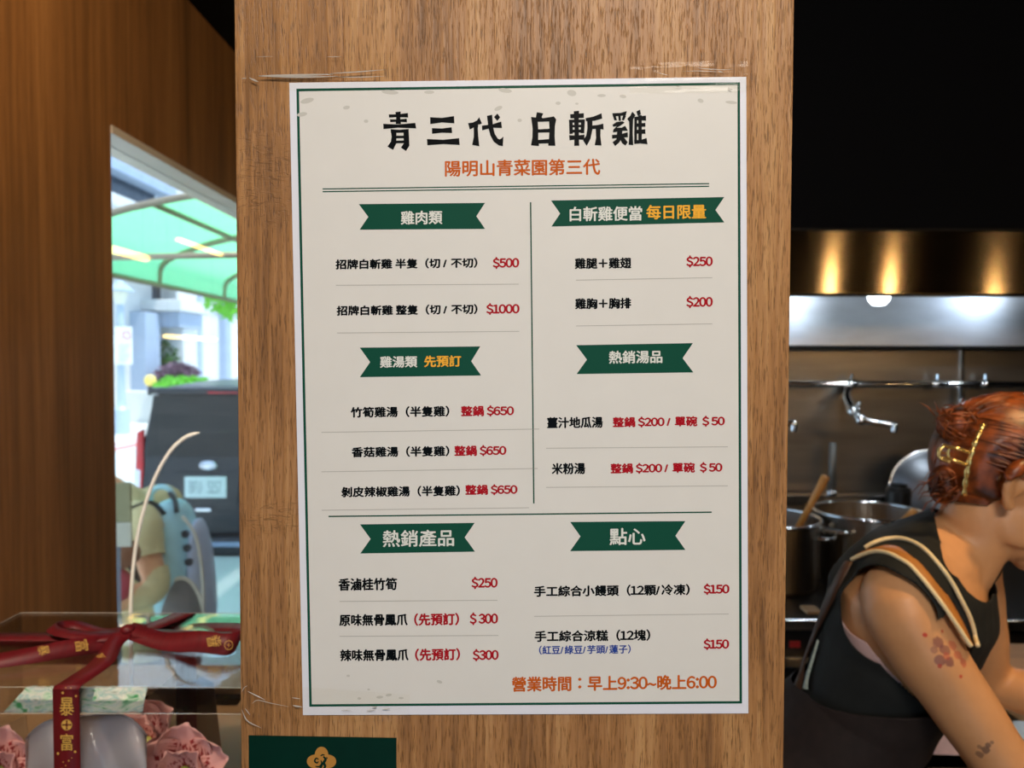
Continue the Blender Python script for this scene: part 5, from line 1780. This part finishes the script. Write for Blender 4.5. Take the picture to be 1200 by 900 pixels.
PUR, RED, INK = srgb(126, 74, 74), srgb(196, 84, 64), srgb(74, 52, 50)
for px, py, r, c, s in ((1103, 754, 0.0075, PUR, 0.75), (1113, 762, 0.008, PUR, 0.7), (1108, 773, 0.0075, PUR, 0.75), (1118, 779, 0.0075, PUR, 0.8), (1113, 770, 0.0055, RED, 0.5), (1121, 757, 0.007, RED, 0.55), (1128, 767, 0.0065, RED, 0.6),
                       (1134, 778, 0.006, RED, 0.65), (1088, 747, 0.0032, srgb(190, 50, 34), 0.9), (1109, 741, 0.0022, srgb(190, 60, 40), 0.8), (1102, 786, 0.0028, srgb(180, 60, 40), 0.85), (1129.5, 796, 0.0026, srgb(190, 60, 40), 0.85), (1100, 764, 0.005, PUR, 0.5),
                       (1156, 883, 0.0055, INK, 0.7), (1151, 889, 0.005, INK, 0.6), (1163, 878, 0.004, INK, 0.7), (1149, 880, 0.003, INK, 0.5), (1168, 874, 0.0026, INK, 0.6)):
    try:
        q = on_arm(px, py)
    except ValueError:
        continue
    arm_marks.append((q[0] - 0.45, q[1] - 1.19, q[2], r, c, s))
M['skin_worker'] = skin_mat('skin', srgb(208, 152, 104), arm_marks)
M['vest'] = mat('vest_black', srgb(26, 28, 27), 0.8, var=0.12, scale=60, bump=0.05, spec=0.3)
M['undershirt'] = mat('undershirt', srgb(208, 172, 166), 0.8, var=0.05, scale=60)
M['apron'] = mat('apron_dark_brown', srgb(38, 28, 25), 0.8, var=0.15, scale=80, spec=0.3)
M['strap_tan'] = mat('strap_tan', srgb(176, 112, 44), 0.6, var=0.1, scale=50)
M['strap_shaded'] = mat('strap_shaded', srgb(66, 40, 22), 0.55, var=0.15, scale=50)  # same strap as the tan part, its shade painted into the darker brown
M['cord_cream'] = mat('cord_cream', srgb(236, 212, 164), 0.6, var=0.06, scale=80)
M['trousers'] = mat('trousers', srgb(30, 30, 34), 0.8, var=0.1, scale=40)
M['shoe'] = mat('shoe', srgb(34, 32, 32), 0.6, var=0.1, scale=20)
M['hair_red'] = None
wk = thing('person', (0.45, 1.19, 0.0), 'person with auburn clipped up hair and black sleeveless top bending over the kitchen counter', 'person')
# the body: one continuous skin
skin_object(body, 'body', M['skin_worker'], wk)
def skin_at(body, px, py, lift, y=1.0):
    """A point LIFT outside the skin seen at pixel (px, py); just off the outline, the nearest skin is taken."""
    V, T, N = body
    o = np.array((0, 0, H))
    d = np.array((P(px, py, y) - Vector(o)).normalized())
    rel = V - o
    t = rel @ d
    dist = np.linalg.norm(rel - t[:, None] * d, axis=1)
    ok = np.where((dist < 0.007) & (t > 0.3))[0]
    k = ok[np.argmin(t[ok])] if len(ok) else int(np.argmin(dist))
    return Vector(V[k] + N[k] * lift), Vector(N[k])


# fields
nv = np.array
SRn = nv(SR)
def arm_dist(V, s0, el_, wr_):
    a, ta = seg_dist(V, s0, el_)
    b, tb = seg_dist(V, el_, wr_ + (wr_ - el_) * 0.8)
    s0, el_, wr_ = np.array(s0), np.array(el_), np.array(wr_)
    near = np.where((b < a)[:, None], el_ + tb[:, None] * (wr_ - el_) * 1.8, s0 + ta[:, None] * (el_ - s0))
    rad = V - near
    rad = rad / np.maximum(1e-6, np.linalg.norm(rad, axis=1))[:, None]
    away = np.clip(0.25 - (rad * N).sum(1), 0, 1)        # skin that does not face away from the arm's axis is not the arm's
    return np.minimum(a, b) + 0.08 * away, np.where(b < a, 1.0, ta)


dA, tA = arm_dist(V, SR + ad_ * 0.02, ER, WRr)
dAL, tAL = arm_dist(V, SL_ + (EL - SL_) * 0.12, EL, WL)
def circle3(pix):
    """Centre and radius of the circle through the skin at three pixels."""
    a, b, c = [nv(skin_at(body, x, y, 0.0)[0]) for x, y in pix]
    ab, ac = b - a, c - a
    n = np.cross(ab, ac)
    o = a + (np.cross(n, ab) * (ac @ ac) + np.cross(ac, n) * (ab @ ab)) / (2 * (n @ n))
    return o, float(np.linalg.norm(a - o))


armhole_c, armhole_r = circle3(((989, 728), (1022, 774), (1052, 672)))
under_c, under_r = circle3(((986, 730), (1024, 752), (1052, 664)))
r_arm = np.interp(tA, [0, 0.2, 0.5, 1.0], [0.062, 0.056, 0.050, 0.047])
f_arm = np.minimum(np.linalg.norm(V - armhole_c, axis=1) - armhole_r, np.where(tA > 0.02, dA - r_arm, 1.0))
f_armL = np.minimum(np.linalg.norm(V - nv(SL_ + Rw * -0.04), axis=1) - 0.075, np.where(tAL > 0.0, dAL - 0.062, 1.0))
# neckline: a slanted plane from the nape down to the chest
n0 = nv(P(1093, 628, 1.12))
n1 = nv(P(1140, 716, 1.05))
e_ = n1 - n0
nn_ = np.cross(e_, nv(Rw) * 1.0)
nn_ = nn_ / np.linalg.norm(nn_)
if nn_ @ (nv(HC) - n0) < 0:
    nn_ = -nn_
f_neck = -((V - n0) @ nn_)
legs_z = V[:, 2] - 0.84
f_vest = np.minimum.reduce([f_arm, f_armL, f_neck, legs_z])
fold = ripple(V, 0.0035, 11, (1, 1, 2.2)) + 0.004
shell(body, f_vest, 0.0055 + fold, 'sleeveless_top', M['vest'], wk)
f_un = np.minimum.reduce([P(1010, 737, 1.07).z - V[:, 2], armhole_r * 1.5 - np.linalg.norm(V - armhole_c, axis=1), np.minimum(np.linalg.norm(V - under_c, axis=1) - under_r, np.where(tA > 0.0, dA - r_arm + 0.001, 1.0)), f_armL, f_neck - 0.03, V[:, 2] - 1.0])
shell(body, f_un, 0.0045, 'undershirt', M['undershirt'], wk)
f_ap = np.minimum.reduce([1.095 - V[:, 2] + 0.18 * ((V - nv((0.525, 1.172, 1.07))) @ nv(Fw)), V[:, 2] - 0.42, np.minimum(dA, dAL) - 0.062])
shell(body, f_ap, 0.016 + fold * 1.5, 'apron', M['apron'], wk, 0.002)
shell(body, np.minimum(0.86 - V[:, 2], V[:, 2] - 0.10), 0.008, 'trousers', M['trousers'], wk)
shell(body, 0.105 - V[:, 2], 0.009, 'shoe', M['shoe'], wk)


def smooth_path(pts, n=4):
    pts = [Vector(p) for p in pts]
    for _ in range(n):
        pts = [pts[0]] + [(a + b * 2 + c) / 4 for a, b, c in zip(pts, pts[1:], pts[2:])] + [pts[-1]]
    return pts


def dense(pix, k=5):
    q = spline([Vector((x, y, 0)) for x, y in pix], k)
    return [(p.x, p.y) for p in q]


l1 = [skin_at(body, x, y, 0.014) for x, y in dense([(1018, 645), (1032, 638), (1048, 635.5), (1064, 638), (1080, 647), (1096, 665), (1112, 688), (1127, 714), (1136, 738), (1139, 758)])]
l2 = [skin_at(body, x, y, 0.0145) for x, y in dense([(1004, 659), (1014, 653.5), (1028, 651), (1044, 654), (1060, 662), (1078, 679), (1095, 702), (1110, 726), (1122, 745), (1132, 759)])]
c1, c2 = smooth_path([p for p, _ in l1]), smooth_path([p for p, _ in l2])
nn2 = [n for _, n in l2]
strap = MB()
m_ = min(len(c1), len(c2))
for i in range(m_):
    a, b = c2[i], c2[i] + (c1[i] - c2[i]) * 0.52
    strap.v += [tuple(a - nn2[i] * 0.002), tuple((a + b) / 2 + nn2[i] * 0.001), tuple(b - nn2[i] * 0.002)]
for i in range(m_ - 1):
    for j in (0, 1):
        a = i * 3 + j
        strap.f.append((a, a + 1, a + 4, a + 3))
st_ = strap.build('apron_strap', M['strap_tan'], wk, smooth=True, solid=0.002)
MB().tube(spline(c2[::3], 4), 0.0031, 8).build('strap_piping', M['cord_cream'], st_, smooth=True)
MB().tube(spline(c1[::3], 4), 0.0031, 8).build('shoulder_cord', M['cord_cream'], wk, smooth=True)


def band(pix, w, thick, lift, name, m, y=1.1):
    q = [skin_at(body, a, b, lift, y) for a, b in dense(pix, 3)]
    p = smooth_path([a for a, _ in q], 5)
    mb = MB()
    for i, c in enumerate(p):
        t = (p[min(i + 1, len(p) - 1)] - p[max(i - 1, 0)]).normalized()
        nrm = q[i][1]
        sd = t.cross(nrm).normalized()
        ww = w if not hasattr(w, '__len__') else w[0] + (w[1] - w[0]) * i / (len(p) - 1)
        mb.v += [tuple(c + sd * ww), tuple(c + nrm * thick), tuple(c - sd * ww)]
    for i in range(len(p) - 1):
        for j in (0, 1):
            a = i * 3 + j
            mb.f.append((a, a + 1, a + 4, a + 3))
    return mb.build(name, m, wk, smooth=True, solid=0.0015)


band([(1002, 662), (990, 680), (977, 706), (964, 738), (952, 770), (942, 800), (935, 826), (932, 838)], 0.0115, 0.003, 0.016, 'back_strap', M['strap_shaded'])
band([(965, 752), (960, 770), (955, 786), (951, 800), (948, 812)], (0.0028, 0.0062), 0.001, 0.0155, 'white_print', mat('white_print', srgb(168, 178, 164), 0.7, var=0.3, scale=220, stretch=(0.3, 0.3, 1.0)))
# hair
m, n_, l_, b_ = new_mat('auburn_hair')
tc = n_.new('ShaderNodeTexCoord')
nz_ = n_.new('ShaderNodeTexNoise')
nz_.inputs['Scale'].default_value = 46
l_.new(tc.outputs['Object'], nz_.inputs['Vector'])
rp_ = n_.new('ShaderNodeValToRGB')
rp_.color_ramp.elements[0].position, rp_.color_ramp.elements[0].color = 0.32, srgb(60, 27, 10)
rp_.color_ramp.elements[1].position, rp_.color_ramp.elements[1].color = 0.68, srgb(152, 74, 26)
l_.new(nz_.outputs['Fac'], rp_.inputs['Fac'])
l_.new(rp_.outputs['Color'], b_.inputs['Base Color'])
b_.inputs['Roughness'].default_value = 0.4
M['hair_red'] = m
rel = V - nv(HC)
hx, hy, hz = rel @ nv(Fh), rel @ nv(Rh), rel @ nv(Uh)
zl = np.interp(hx, [-0.11, -0.06, -0.035, -0.012, 0.012, 0.04, 0.065, 0.09], [-0.062, -0.06, -0.050, 0.004, 0.022, 0.036, 0.055, 0.075])
ear_d = np.minimum(np.linalg.norm(np.stack([hx + 0.023, hy - 0.078, hz + 0.016], 1) / nv((1.0, 0.6, 1.25)), axis=1), np.linalg.norm(np.stack([hx + 0.023, hy + 0.078, hz + 0.016], 1) / nv((1.0, 0.6, 1.25)), axis=1)) - 0.032
f_hair = np.minimum.reduce([hz - zl, 0.16 - np.linalg.norm(rel, axis=1), ear_d])
hair = shell(body, f_hair, 0.005 + 0.012 * np.clip(f_hair / 0.03, 0, 1), 'hair', M['hair_red'], wk, 0.002)
rnd = random.Random(11)
clip_dir = Vector((-0.88, 0.30, 0.12)).normalized()     # in head axes, on the unit skull


def skull(d, off):
    return HC + Fh * (-0.008 + d.x * (0.096 + off)) + Rh * (d.y * (0.075 + off)) + Uh * (0.028 + d.z * (0.090 + off))


def slerp(a, b, t):
    o_ = math.acos(max(-1, min(1, a.dot(b))))
    return (a * math.sin((1 - t) * o_) + b * math.sin(t * o_)) / max(1e-6, math.sin(o_))


sm_ = MB()
for i in range(880):
    a = rnd.uniform(0, 1)
    if i < 260:      # from the hairline over the near temple and ear
        d0 = Vector((rnd.uniform(-0.35, 0.75), rnd.uniform(0.55, 1.0), rnd.uniform(-0.12, 0.75)))
    elif i < 520:    # from the forehead over the crown
        d0 = Vector((rnd.uniform(0.0, 0.85), rnd.uniform(-0.8, 0.7), rnd.uniform(0.55, 1.0)))
    elif i < 780:    # over the back of the head
        d0 = Vector((rnd.uniform(-1.0, -0.2), rnd.uniform(-1.0, 0.5), rnd.uniform(-0.3, 0.95)))
    else:            # up from the nape
        d0 = Vector((rnd.uniform(-0.9, -0.5), rnd.uniform(-0.5, 0.8), rnd.uniform(-1.0, -0.7)))
    d0.normalize()
    if d0.x > -0.45 and d0.x < 0.25 and abs(d0.y) > 0.5 and d0.z < -0.02:
        d0.z = 0.05
        d0.normalize()
    lift = rnd.uniform(0.008, 0.017)
    ph = rnd.uniform(0, 6.28)
    e2_ = (clip_dir + Vector((0, rnd.uniform(-0.25, 0.25), rnd.uniform(-0.38, 0.38)))).normalized()
    pts = [skull(slerp(d0, e2_, t), lift * min(1, 0.5 + 2 * t) + 0.002 * math.sin(ph + 5 * t)) for t in [k / 9 for k in range(10)]]
    r_ = rnd.uniform(0.0009, 0.0020)
    sm_.tube(pts, [r_ * 0.5] + [r_] * 8 + [r_ * 0.7], 6)
sm_.build('hair_strands', M['hair_red'], hair, smooth=True)
bn = MB()
BUNS = ((P(1126, 498, 1.15), 0.034, 0.026, 0.029), (P(1107, 568, 1.15), 0.021, 0.024, 0.029))
for bi, (c, a, b, e) in enumerate(BUNS):
    bn.ball(c, (a * 0.82, b * 0.82, e * 0.82))
    for i in range(120):
        u = Vector((rnd.gauss(0, 1), rnd.gauss(0, 1), rnd.gauss(0, 1))).normalized()
        v = u.cross(Vector((rnd.gauss(0, 0.4), 1, rnd.gauss(0, 0.4)))).normalized()
        k = rnd.uniform(0.78, 1.04)
        span = rnd.uniform(1.2, 2.8)
        pts = []
        for j in range(9):
            q = u * math.cos(span * j / 8) + v * math.sin(span * j / 8)
            pts.append(c + Vector((q.x * a, q.y * b, q.z * e)) * k)
        bn.tube(pts, [0.0006] + [rnd.uniform(0.0009, 0.0018)] * 7 + [0.0006], 6)
    for i in range(44 if bi == 0 else 26):      # loose ends
        s_ = c + Vector((rnd.uniform(-a, a * 0.6), rnd.uniform(-b, b) * 0.7, rnd.uniform(0.1, 0.8) * e if bi == 0 else rnd.uniform(-0.9, 0.6) * e))
        dv = Vector((rnd.uniform(-0.9, -0.2) if bi or rnd.random() < 0.6 else rnd.uniform(0.2, 1.0), rnd.uniform(-0.4, 0.3), rnd.uniform(-0.25, 0.7) if bi == 0 else rnd.uniform(-0.6, 0.25))).normalized()
        ln = rnd.uniform(0.014, 0.036)
        bn.tube([s_, s_ + dv * ln * 0.5 + Vector((0, 0, 0.003)), s_ + dv * ln - Vector((0, 0, rnd.uniform(-0.004, 0.008)))], [0.0011, 0.0009, 0.0003], 5)
for i in range(60):     # the twist between the two halves, through the clip
    o_ = Vector((rnd.uniform(-0.010, 0.012), rnd.uniform(-0.018, 0.016), 0))
    a0, a1 = BUNS[0][0] + o_ + Vector((0.004, 0, -0.01)), BUNS[1][0] + o_ + Vector((0.010, 0, 0.012))
    md = (a0 + a1) / 2 + Vector((0.012 + rnd.uniform(-0.004, 0.004), o_.y * 0.3, 0))
    bn.tube(spline([a0, md, a1], 4), 0.0016, 6)
bn.build('hair_bun', M['hair_red'], hair, smooth=True)
for s in (-1, 1):
    ec = HC + Fh * 0.074 + Rh * (0.031 * s) - Uh * 0.001
    ey = MB().ball(ec, 0.0118, (Fh, Rh, Uh), 16, 12).build('eye', mat('eye_white', srgb(236, 230, 224), 0.2) if s < 0 else bpy.data.materials['eye_white'], wk, smooth=True)
    MB().ball(ec + (Fh * 0.9 - Uh * 0.3).normalized() * 0.0072, 0.0058, (Fh, Rh, Uh), 14, 10).build('iris', mat('iris_brown', srgb(50, 30, 20), 0.15) if s < 0 else bpy.data.materials['iris_brown'], ey, smooth=True)
    MB().tube(spline([HC + Fh * (0.086 - 0.016 * t * t) + Rh * s * (0.014 + 0.034 * t) + Uh * (0.021 + 0.006 * math.sin(2.2 * t)) for t in (0, 0.35, 0.7, 1)], 4), [0.0028] * 12 + [0.0012], 8).build('eyebrow', M['hair_red'], wk, smooth=True)
# gold claw clip
M['clip_gold'] = mat('clip_gold', srgb(240, 206, 130), 0.22, 0.85, var=0.08, scale=200)
cy_ = HC.y - 0.072
CP = lambda x, y, d=0.0: P(x, y, cy_ + d)
clip = thing('hair_clip', CP(1130, 540), 'gold claw clip holding the twisted auburn hair', 'hair clip')
bar = spline([CP(1153, 497, 0.0), CP(1145, 514, -0.006), CP(1138, 534, -0.008), CP(1133, 556, -0.006), CP(1130, 580, 0.002)], 6)
MB().tube(bar, [0.0032 + 0.0011 * math.sin(i * 1.9) for i in range(len(bar))], 10).build('chain_bar', M['clip_gold'], clip, smooth=True)
for (x0, y0, x1, y1) in ((1138, 531, 1107, 523), (1136, 546, 1104, 536)):
    MB().tube(spline([CP(x0, y0, -0.006), CP((x0 + x1) / 2, (y0 + y1) / 2 - 1, -0.010), CP(x1, y1, 0.004)], 5), 0.0026, 8).build('claw', M['clip_gold'], clip, smooth=True)
MB().tube(spline([CP(1107, 522, 0.004), CP(1101, 529, 0.004), CP(1102, 537, 0.004), CP(1114, 542, -0.004)], 5), 0.0024, 8).build('hinge_end', M['clip_gold'], clip, smooth=True)
MB().tube(spline([CP(1113, 523, 0.0), CP(1111, 532, 0.0), CP(1113, 541, 0.0)], 5), 0.0022, 8).build('hinge_bar', M['clip_gold'], clip, smooth=True)
bar2 = spline([CP(1135, 512, 0.07), CP(1124, 532, 0.075), CP(1116, 556, 0.07)], 6)
MB().tube(bar2, [0.0030 + 0.0010 * math.sin(i * 1.9) for i in range(len(bar2))], 10).build('chain_bar', M['clip_gold'], clip, smooth=True)
MB().tube(spline([CP(1107, 522, 0.004), CP(1100, 529, 0.03), CP(1122, 534, 0.07)], 5), 0.0024, 8).build('claw', M['clip_gold'], clip, smooth=True)

# things on the counter seen between her arm and waist
M['rag_green'] = mat('rag_green', srgb(32, 42, 32), 0.85, var=0.2, scale=60, bump=0.1)
M['towel_pink'] = mat('towel_pink', srgb(206, 176, 176), 0.85, var=0.06, scale=80, bump=0.08)


def cloth_heap(c, rx, ry, h, seed):
    def fn(u, v):
        r = u
        a = 2 * math.pi * v
        w_ = 1 + 0.16 * noise.noise(Vector((math.cos(a) * 1.6, math.sin(a) * 1.6, seed)))
        z = h * (1 - r ** 2.2) + 0.3 * h * noise.noise(Vector((r * 3 * math.cos(a), r * 3 * math.sin(a), seed + 5))) * (1 - r)
        return Vector((c[0] + rx * r * w_ * math.cos(a), c[1] + ry * r * w_ * math.sin(a), c[2] + 0.001 + max(0, z)))
    return MB().grid(fn, 14, 36)


tp = P(1082, 868, 1.33)
tw = cloth_heap((tp.x + 0.02, 1.33, cz), 0.095, 0.06, tp.z - cz + 0.03, 2.0).build('towel', M['towel_pink'], None, smooth=True)
tag(tw, 'pale pink towel heaped on the steel work counter beside the worker', 'towel')
gp_ = P(1078, 884, 1.20)
rg = cloth_heap((gp_.x + 0.135, 0.98, cz), 0.07, 0.085, 0.035, 7.0).build('cleaning_rag', M['rag_green'], None, smooth=True)
tag(rg, 'dark green rag on the front of the steel work counter', 'rag')

# ---- the customer outside, seen through the opening
YC = 3.12
Fc, Rc, Uc = basis((-1, 0.05, 0))
cb_ = MB()
tc_ = [((-1.45, YC, 0.42), 0.165, 0.12), ((-1.46, YC, 0.55), 0.165, 0.12), ((-1.50, YC, 0.70), 0.145, 0.105), ((-1.55, YC, 0.83), 0.165, 0.115), ((-1.58, YC, 0.93), 0.175, 0.11), ((-1.60, YC, 1.00), 0.165, 0.085), ((-1.62, YC, 1.05), 0.07, 0.06)]
secs = []
for i, (c, w_, d_) in enumerate(tc_):
    a = (Vector(tc_[min(i + 1, len(tc_) - 1)][0]) - Vector(tc_[max(i - 1, 0)][0])).normalized()
    x = (Rc - a * Rc.dot(a)).normalized()
    secs.append((c, x, a.cross(x), w_, d_))
cb_.rings(secs, 28)
HCc = Vector((-1.80, YC, 1.16))
Fk, Rk, Uk = basis((-0.9, 0, -0.44))
limb(cb_, [(-1.57, YC, 1.0), (-1.63, YC, 1.06), HCc - Fk * 0.02 - Uk * 0.05], [0.06, 0.056, 0.054], 20)
head_shape(cb_, HCc, Fk, Rk, Uk)
SN = P(166, 612, YC - 0.19)
EN = P(181, 688, YC - 0.26)
WN = P(118, 716, YC - 0.34)
limb(cb_, [(-1.52, YC - 0.12, 0.97), SN, SN + (EN - SN) * 0.5, EN, EN + (WN - EN) * 0.4, WN], [0.055, 0.058, 0.049, 0.041, 0.042, 0.029], 20)
hand(cb_, WN, (WN - EN).normalized(), (0, 1, -0.2), (0, -0.3, 1), 1.0, 0.7)
SF, EF, WF = Vector((-1.50, YC + 0.19, 0.98)), Vector((-1.50, YC + 0.27, 0.70)), Vector((-1.74, YC + 0.12, 0.66))
limb(cb_, [(-1.54, YC + 0.12, 0.98), SF, SF + (EF - SF) * 0.5, EF, EF + (WF - EF) * 0.4, WF], [0.055, 0.056, 0.048, 0.041, 0.042, 0.029], 20)
hand(cb_, WF, (WF - EF).normalized(), (0, -1, -0.2), (0, 0.3, 1), 1.0, 0.7)
for s in (-1, 1):
    hp = Vector((-1.45, YC, 0.48)) + Rc * 0.09 * s
    kk = Vector((-1.47, YC, 0.02)) + Rc * 0.10 * s
    aa = Vector((-1.43, YC, GZ + 0.075)) + Rc * 0.10 * s
    limb(cb_, [hp, hp + (kk - hp) * 0.5, kk, kk + (aa - kk) * 0.35, aa], [0.092, 0.078, 0.056, 0.054, 0.037], 18)
    limb(cb_, [aa - Fc * 0.03 - Vector((0, 0, 0.033)), aa + Fc * 0.07 - Vector((0, 0, 0.038)), aa + Fc * 0.16 - Vector((0, 0, 0.048))], [0.037, 0.036, 0.023], 12)
cbody = fuse(cb_, 0.0055, 5)
CV = cbody[0]
M['skin_customer'] = skin_mat('skin_tan', srgb(236, 170, 116))
M['shirt_khaki'] = mat('shirt_khaki', srgb(228, 208, 148), 0.8, var=0.08, scale=40, bump=0.06)
M['jeans'] = mat('jeans', srgb(60, 66, 82), 0.8, var=0.1, scale=50)
M['hair_black'] = mat('hair_black', srgb(30, 26, 24), 0.5, var=0.3, scale=90)
cu = thing('person', (-1.45, YC, GZ), 'person in a khaki short sleeved shirt with a backpack leaning forward outside the opening', 'person')
skin_object(cbody, 'body', M['skin_customer'], cu)
dN, tN = seg_dist(CV, SN + (EN - SN) * 0.52, WN)
dF, tF = seg_dist(CV, SF + (EF - SF) * 0.52, WF)
en, ef = nv((EN - SN).normalized()), nv((EF - SF).normalized())
fN = np.where(dN < 0.075, (nv(SN + (EN - SN) * 0.55) - CV) @ en, 1.0)
fF = np.where(dF < 0.075, (nv(SF + (EF - SF) * 0.55) - CV) @ ef, 1.0)
ncv = nv((-0.55, 0, 0.83))
fn_ = (nv((-1.60, YC, 1.055)) - CV) @ ncv
shell(cbody, np.minimum.reduce([fN, fF, fn_, CV[:, 2] - 0.42]), 0.007 + ripple(CV, 0.004, 14) + 0.004, 'shirt', M['shirt_khaki'], cu)
shell(cbody, np.minimum(0.46 - CV[:, 2], CV[:, 2] - (GZ + 0.09)), 0.007, 'trousers', M['jeans'], cu)
shell(cbody, GZ + 0.095 - CV[:, 2], 0.008, 'shoe', M['shoe'], cu)
relc = CV - nv(HCc)
kx, kz = relc @ nv(Fk), relc @ nv(Uk)
shell(cbody, np.minimum.reduce([kz - np.interp(kx, [-0.11, -0.04, -0.01, 0.04, 0.09], [-0.06, -0.05, 0.02, 0.04, 0.07]), 0.16 - np.linalg.norm(relc, axis=1), np.abs(np.abs(relc @ nv(Rk)) - 0.11) + (np.abs(relc @ nv(Rk)) < 0.073) * 1.0 - 0.03]), 0.012, 'hair', M['hair_black'], cu)

# backpack
M['pack_teal'] = mat('pack_teal', srgb(184, 228, 230), 0.75, var=0.05, scale=30, bump=0.04)
M['pack_grey'] = mat('pack_grey', srgb(112, 104, 96), 0.75, var=0.06, scale=40)
M['pack_mesh'] = mat('pack_mesh', srgb(206, 212, 230), 0.7, var=0.06, scale=90)
M['pack_cream'] = mat('pack_cream', srgb(222, 208, 180), 0.6, var=0.04, scale=40)
M['pack_dark'] = mat('pack_dark', srgb(38, 38, 42), 0.6, var=0.1, scale=40)
PB = YC - 0.02
bk = thing('backpack', P(212, 730, PB), 'pale teal backpack with a row of dark round vents worn by the customer outside', 'backpack')
ax0, ax1 = P(214, 735, PB), P(201, 585, PB)
axd = (ax1 - ax0)
mb = MB()
secs = []
xa = Vector((1, 0, 0))
for t, wx, wy in ((0.0, 0.55, 0.6), (0.03, 0.86, 0.86), (0.12, 1.0, 1.0), (0.45, 1.0, 1.0), (0.75, 0.92, 0.95), (0.9, 0.72, 0.8), (0.97, 0.5, 0.6), (1.0, 0.22, 0.3)):
    secs.append((ax0 + axd * t, xa, Vector((0, 1, 0)), 0.098 * wx, 0.145 * wy))
mb.rings(secs, 32)
main = mb.build('main_pocket', M['pack_teal'], bk, smooth=True, sub=1)
PS = PB - 0.150
mb = MB()
secs = []
for t, wx, wy in ((0.0, 0.5, 0.5), (0.04, 0.9, 0.9), (0.2, 1.0, 1.0), (0.55, 0.98, 0.96), (0.8, 0.8, 0.8), (0.95, 0.45, 0.5), (1.0, 0.15, 0.2)):
    c = P(240 - 8 * t, 735 - 128 * t, PB + 0.0)
    secs.append((c, xa, Vector((0, 1, 0)), 0.038 * wx, 0.12 * wy))
mb.rings(secs, 24).build('mesh_pocket', M['pack_mesh'], bk, smooth=True, sub=1)
pc_ = P(214, 740, PB - 0.12)
mb = MB()
mb.ball(pc_, (0.088, 0.055, 0.21), None, 28, 20)
mb.build('side_pocket', M['pack_grey'], bk, smooth=True)
el = [P(214, 740, PB - 0.12) + Vector((0.090 * math.cos(a), -0.002, 0.212 * math.sin(a))) for a in [math.pi * k / 24 for k in range(25)]]
MB().tube(el, 0.008, 8).build('pocket_piping', M['pack_cream'], bk, smooth=True)
MB().tube(spline([P(214, 605, PB - 0.11), P(228, 625, PB - 0.115), P(235, 655, PB - 0.12), P(238, 690, PB - 0.12), P(238, 725, PB - 0.12)], 6), 0.007, 8).build('body_piping', M['pack_cream'], bk, smooth=True)
for px, py in ((217, 626), (219, 642.5), (221, 659)):
    c = P(px, py, PB - 0.142)
    MB().lathe([(0, -0.012), (0.014, -0.012), (0.016, 0), (0.013, 0.006), (0.013, 0.002), (0, 0.002)], c, 20, (Vector((1, 0, 0)), Vector((0, 0, 1)), Vector((0, -1, 0)))).build('vent', M['pack_dark'], bk, smooth=False)
MB().tube(spline([P(176, 592, PB), P(178, 577, PB - 0.01), P(189, 570.5, PB - 0.02), P(200, 575, PB - 0.02), P(206, 590, PB - 0.01)], 6), 0.011, 10).build('grab_handle', M['pack_teal'], bk, smooth=True)
MB().tube(spline([P(199, 578, PB - 0.03), P(205, 586, PB - 0.05), P(207, 600, PB - 0.08)], 5), 0.010, 8).build('handle_tab', M['pack_dark'], bk, smooth=True)
mb = MB().tube(spline([P(190, 604, PB - 0.10), P(178, 592, PB - 0.13), P(162, 594, PB - 0.18), P(150, 604, PB - 0.20), P(146, 635, PB - 0.21), P(160, 672, PB - 0.19), P(190, 700, PB - 0.12)], 6), [(0.006, 0.02)] * 37, 10, up=(0, -1, 0.3))
mb.build('shoulder_strap', M['pack_dark'], bk, smooth=True)
MB().tube(spline([P(168, 590, PB - 0.145), P(184, 600, PB - 0.15), P(192, 618, PB - 0.155)], 5), 0.007, 8).build('strap_edge', M['pack_cream'], bk, smooth=True)

# brown pouch in front of the customer, olive card in a clear stand on the counter
M['pouch_brown'] = mat('pouch_brown', srgb(150, 92, 54), 0.6, var=0.12, scale=20)
M['pouch_red'] = mat('pouch_red', srgb(186, 62, 66), 0.6, var=0.08, scale=30)
pq = P(140, 648, 2.72)
po = thing('pouch', pq, 'brown rounded pouch with a red panel held by the customer outside', 'pouch')
MB().ball(pq, (0.075, 0.05, 0.058), None, 24, 16).build('pouch_body', M['pouch_brown'], po, smooth=True)
MB().ball(P(138, 685, 2.72), (0.055, 0.03, 0.062), None, 20, 14).build('red_panel', M['pouch_red'], po, smooth=True)
M['olive_card'] = mat('olive_board', srgb(150, 142, 100), 0.7, var=0.05, scale=12)
M['beige_card'] = mat('beige_board', srgb(196, 188, 164), 0.7, var=0.05, scale=12)
oy = 2.55
o0, o1, o2 = P(104, 565, oy), P(153, 612, oy), P(153, 641, oy)
ob_ = thing('sign_board', ((o0.x + o1.x) / 2, oy + 0.02, GZ), 'olive sign board with a paler lower panel on a post beside the customer outside', 'sign')
MB().prism([(o0.x, oy, o1.z), (o1.x, oy, o1.z), (o1.x, oy, o0.z), (o0.x, oy, P(133, 570, oy).z)], (0, 0.012, 0)).build('board', M['olive_card'], ob_, bevel=0.002)
MB().span((o0.x, oy + 0.001, o2.z), (o1.x, oy + 0.011, o1.z - 0.001)).build('lower_panel', M['beige_card'], ob_)
MB().tube([((o0.x + o1.x) / 2, oy + 0.03, GZ), ((o0.x + o1.x) / 2, oy + 0.03, o0.z - 0.02)], 0.017, 10).build('post', M['post_paint'], ob_, smooth=True)
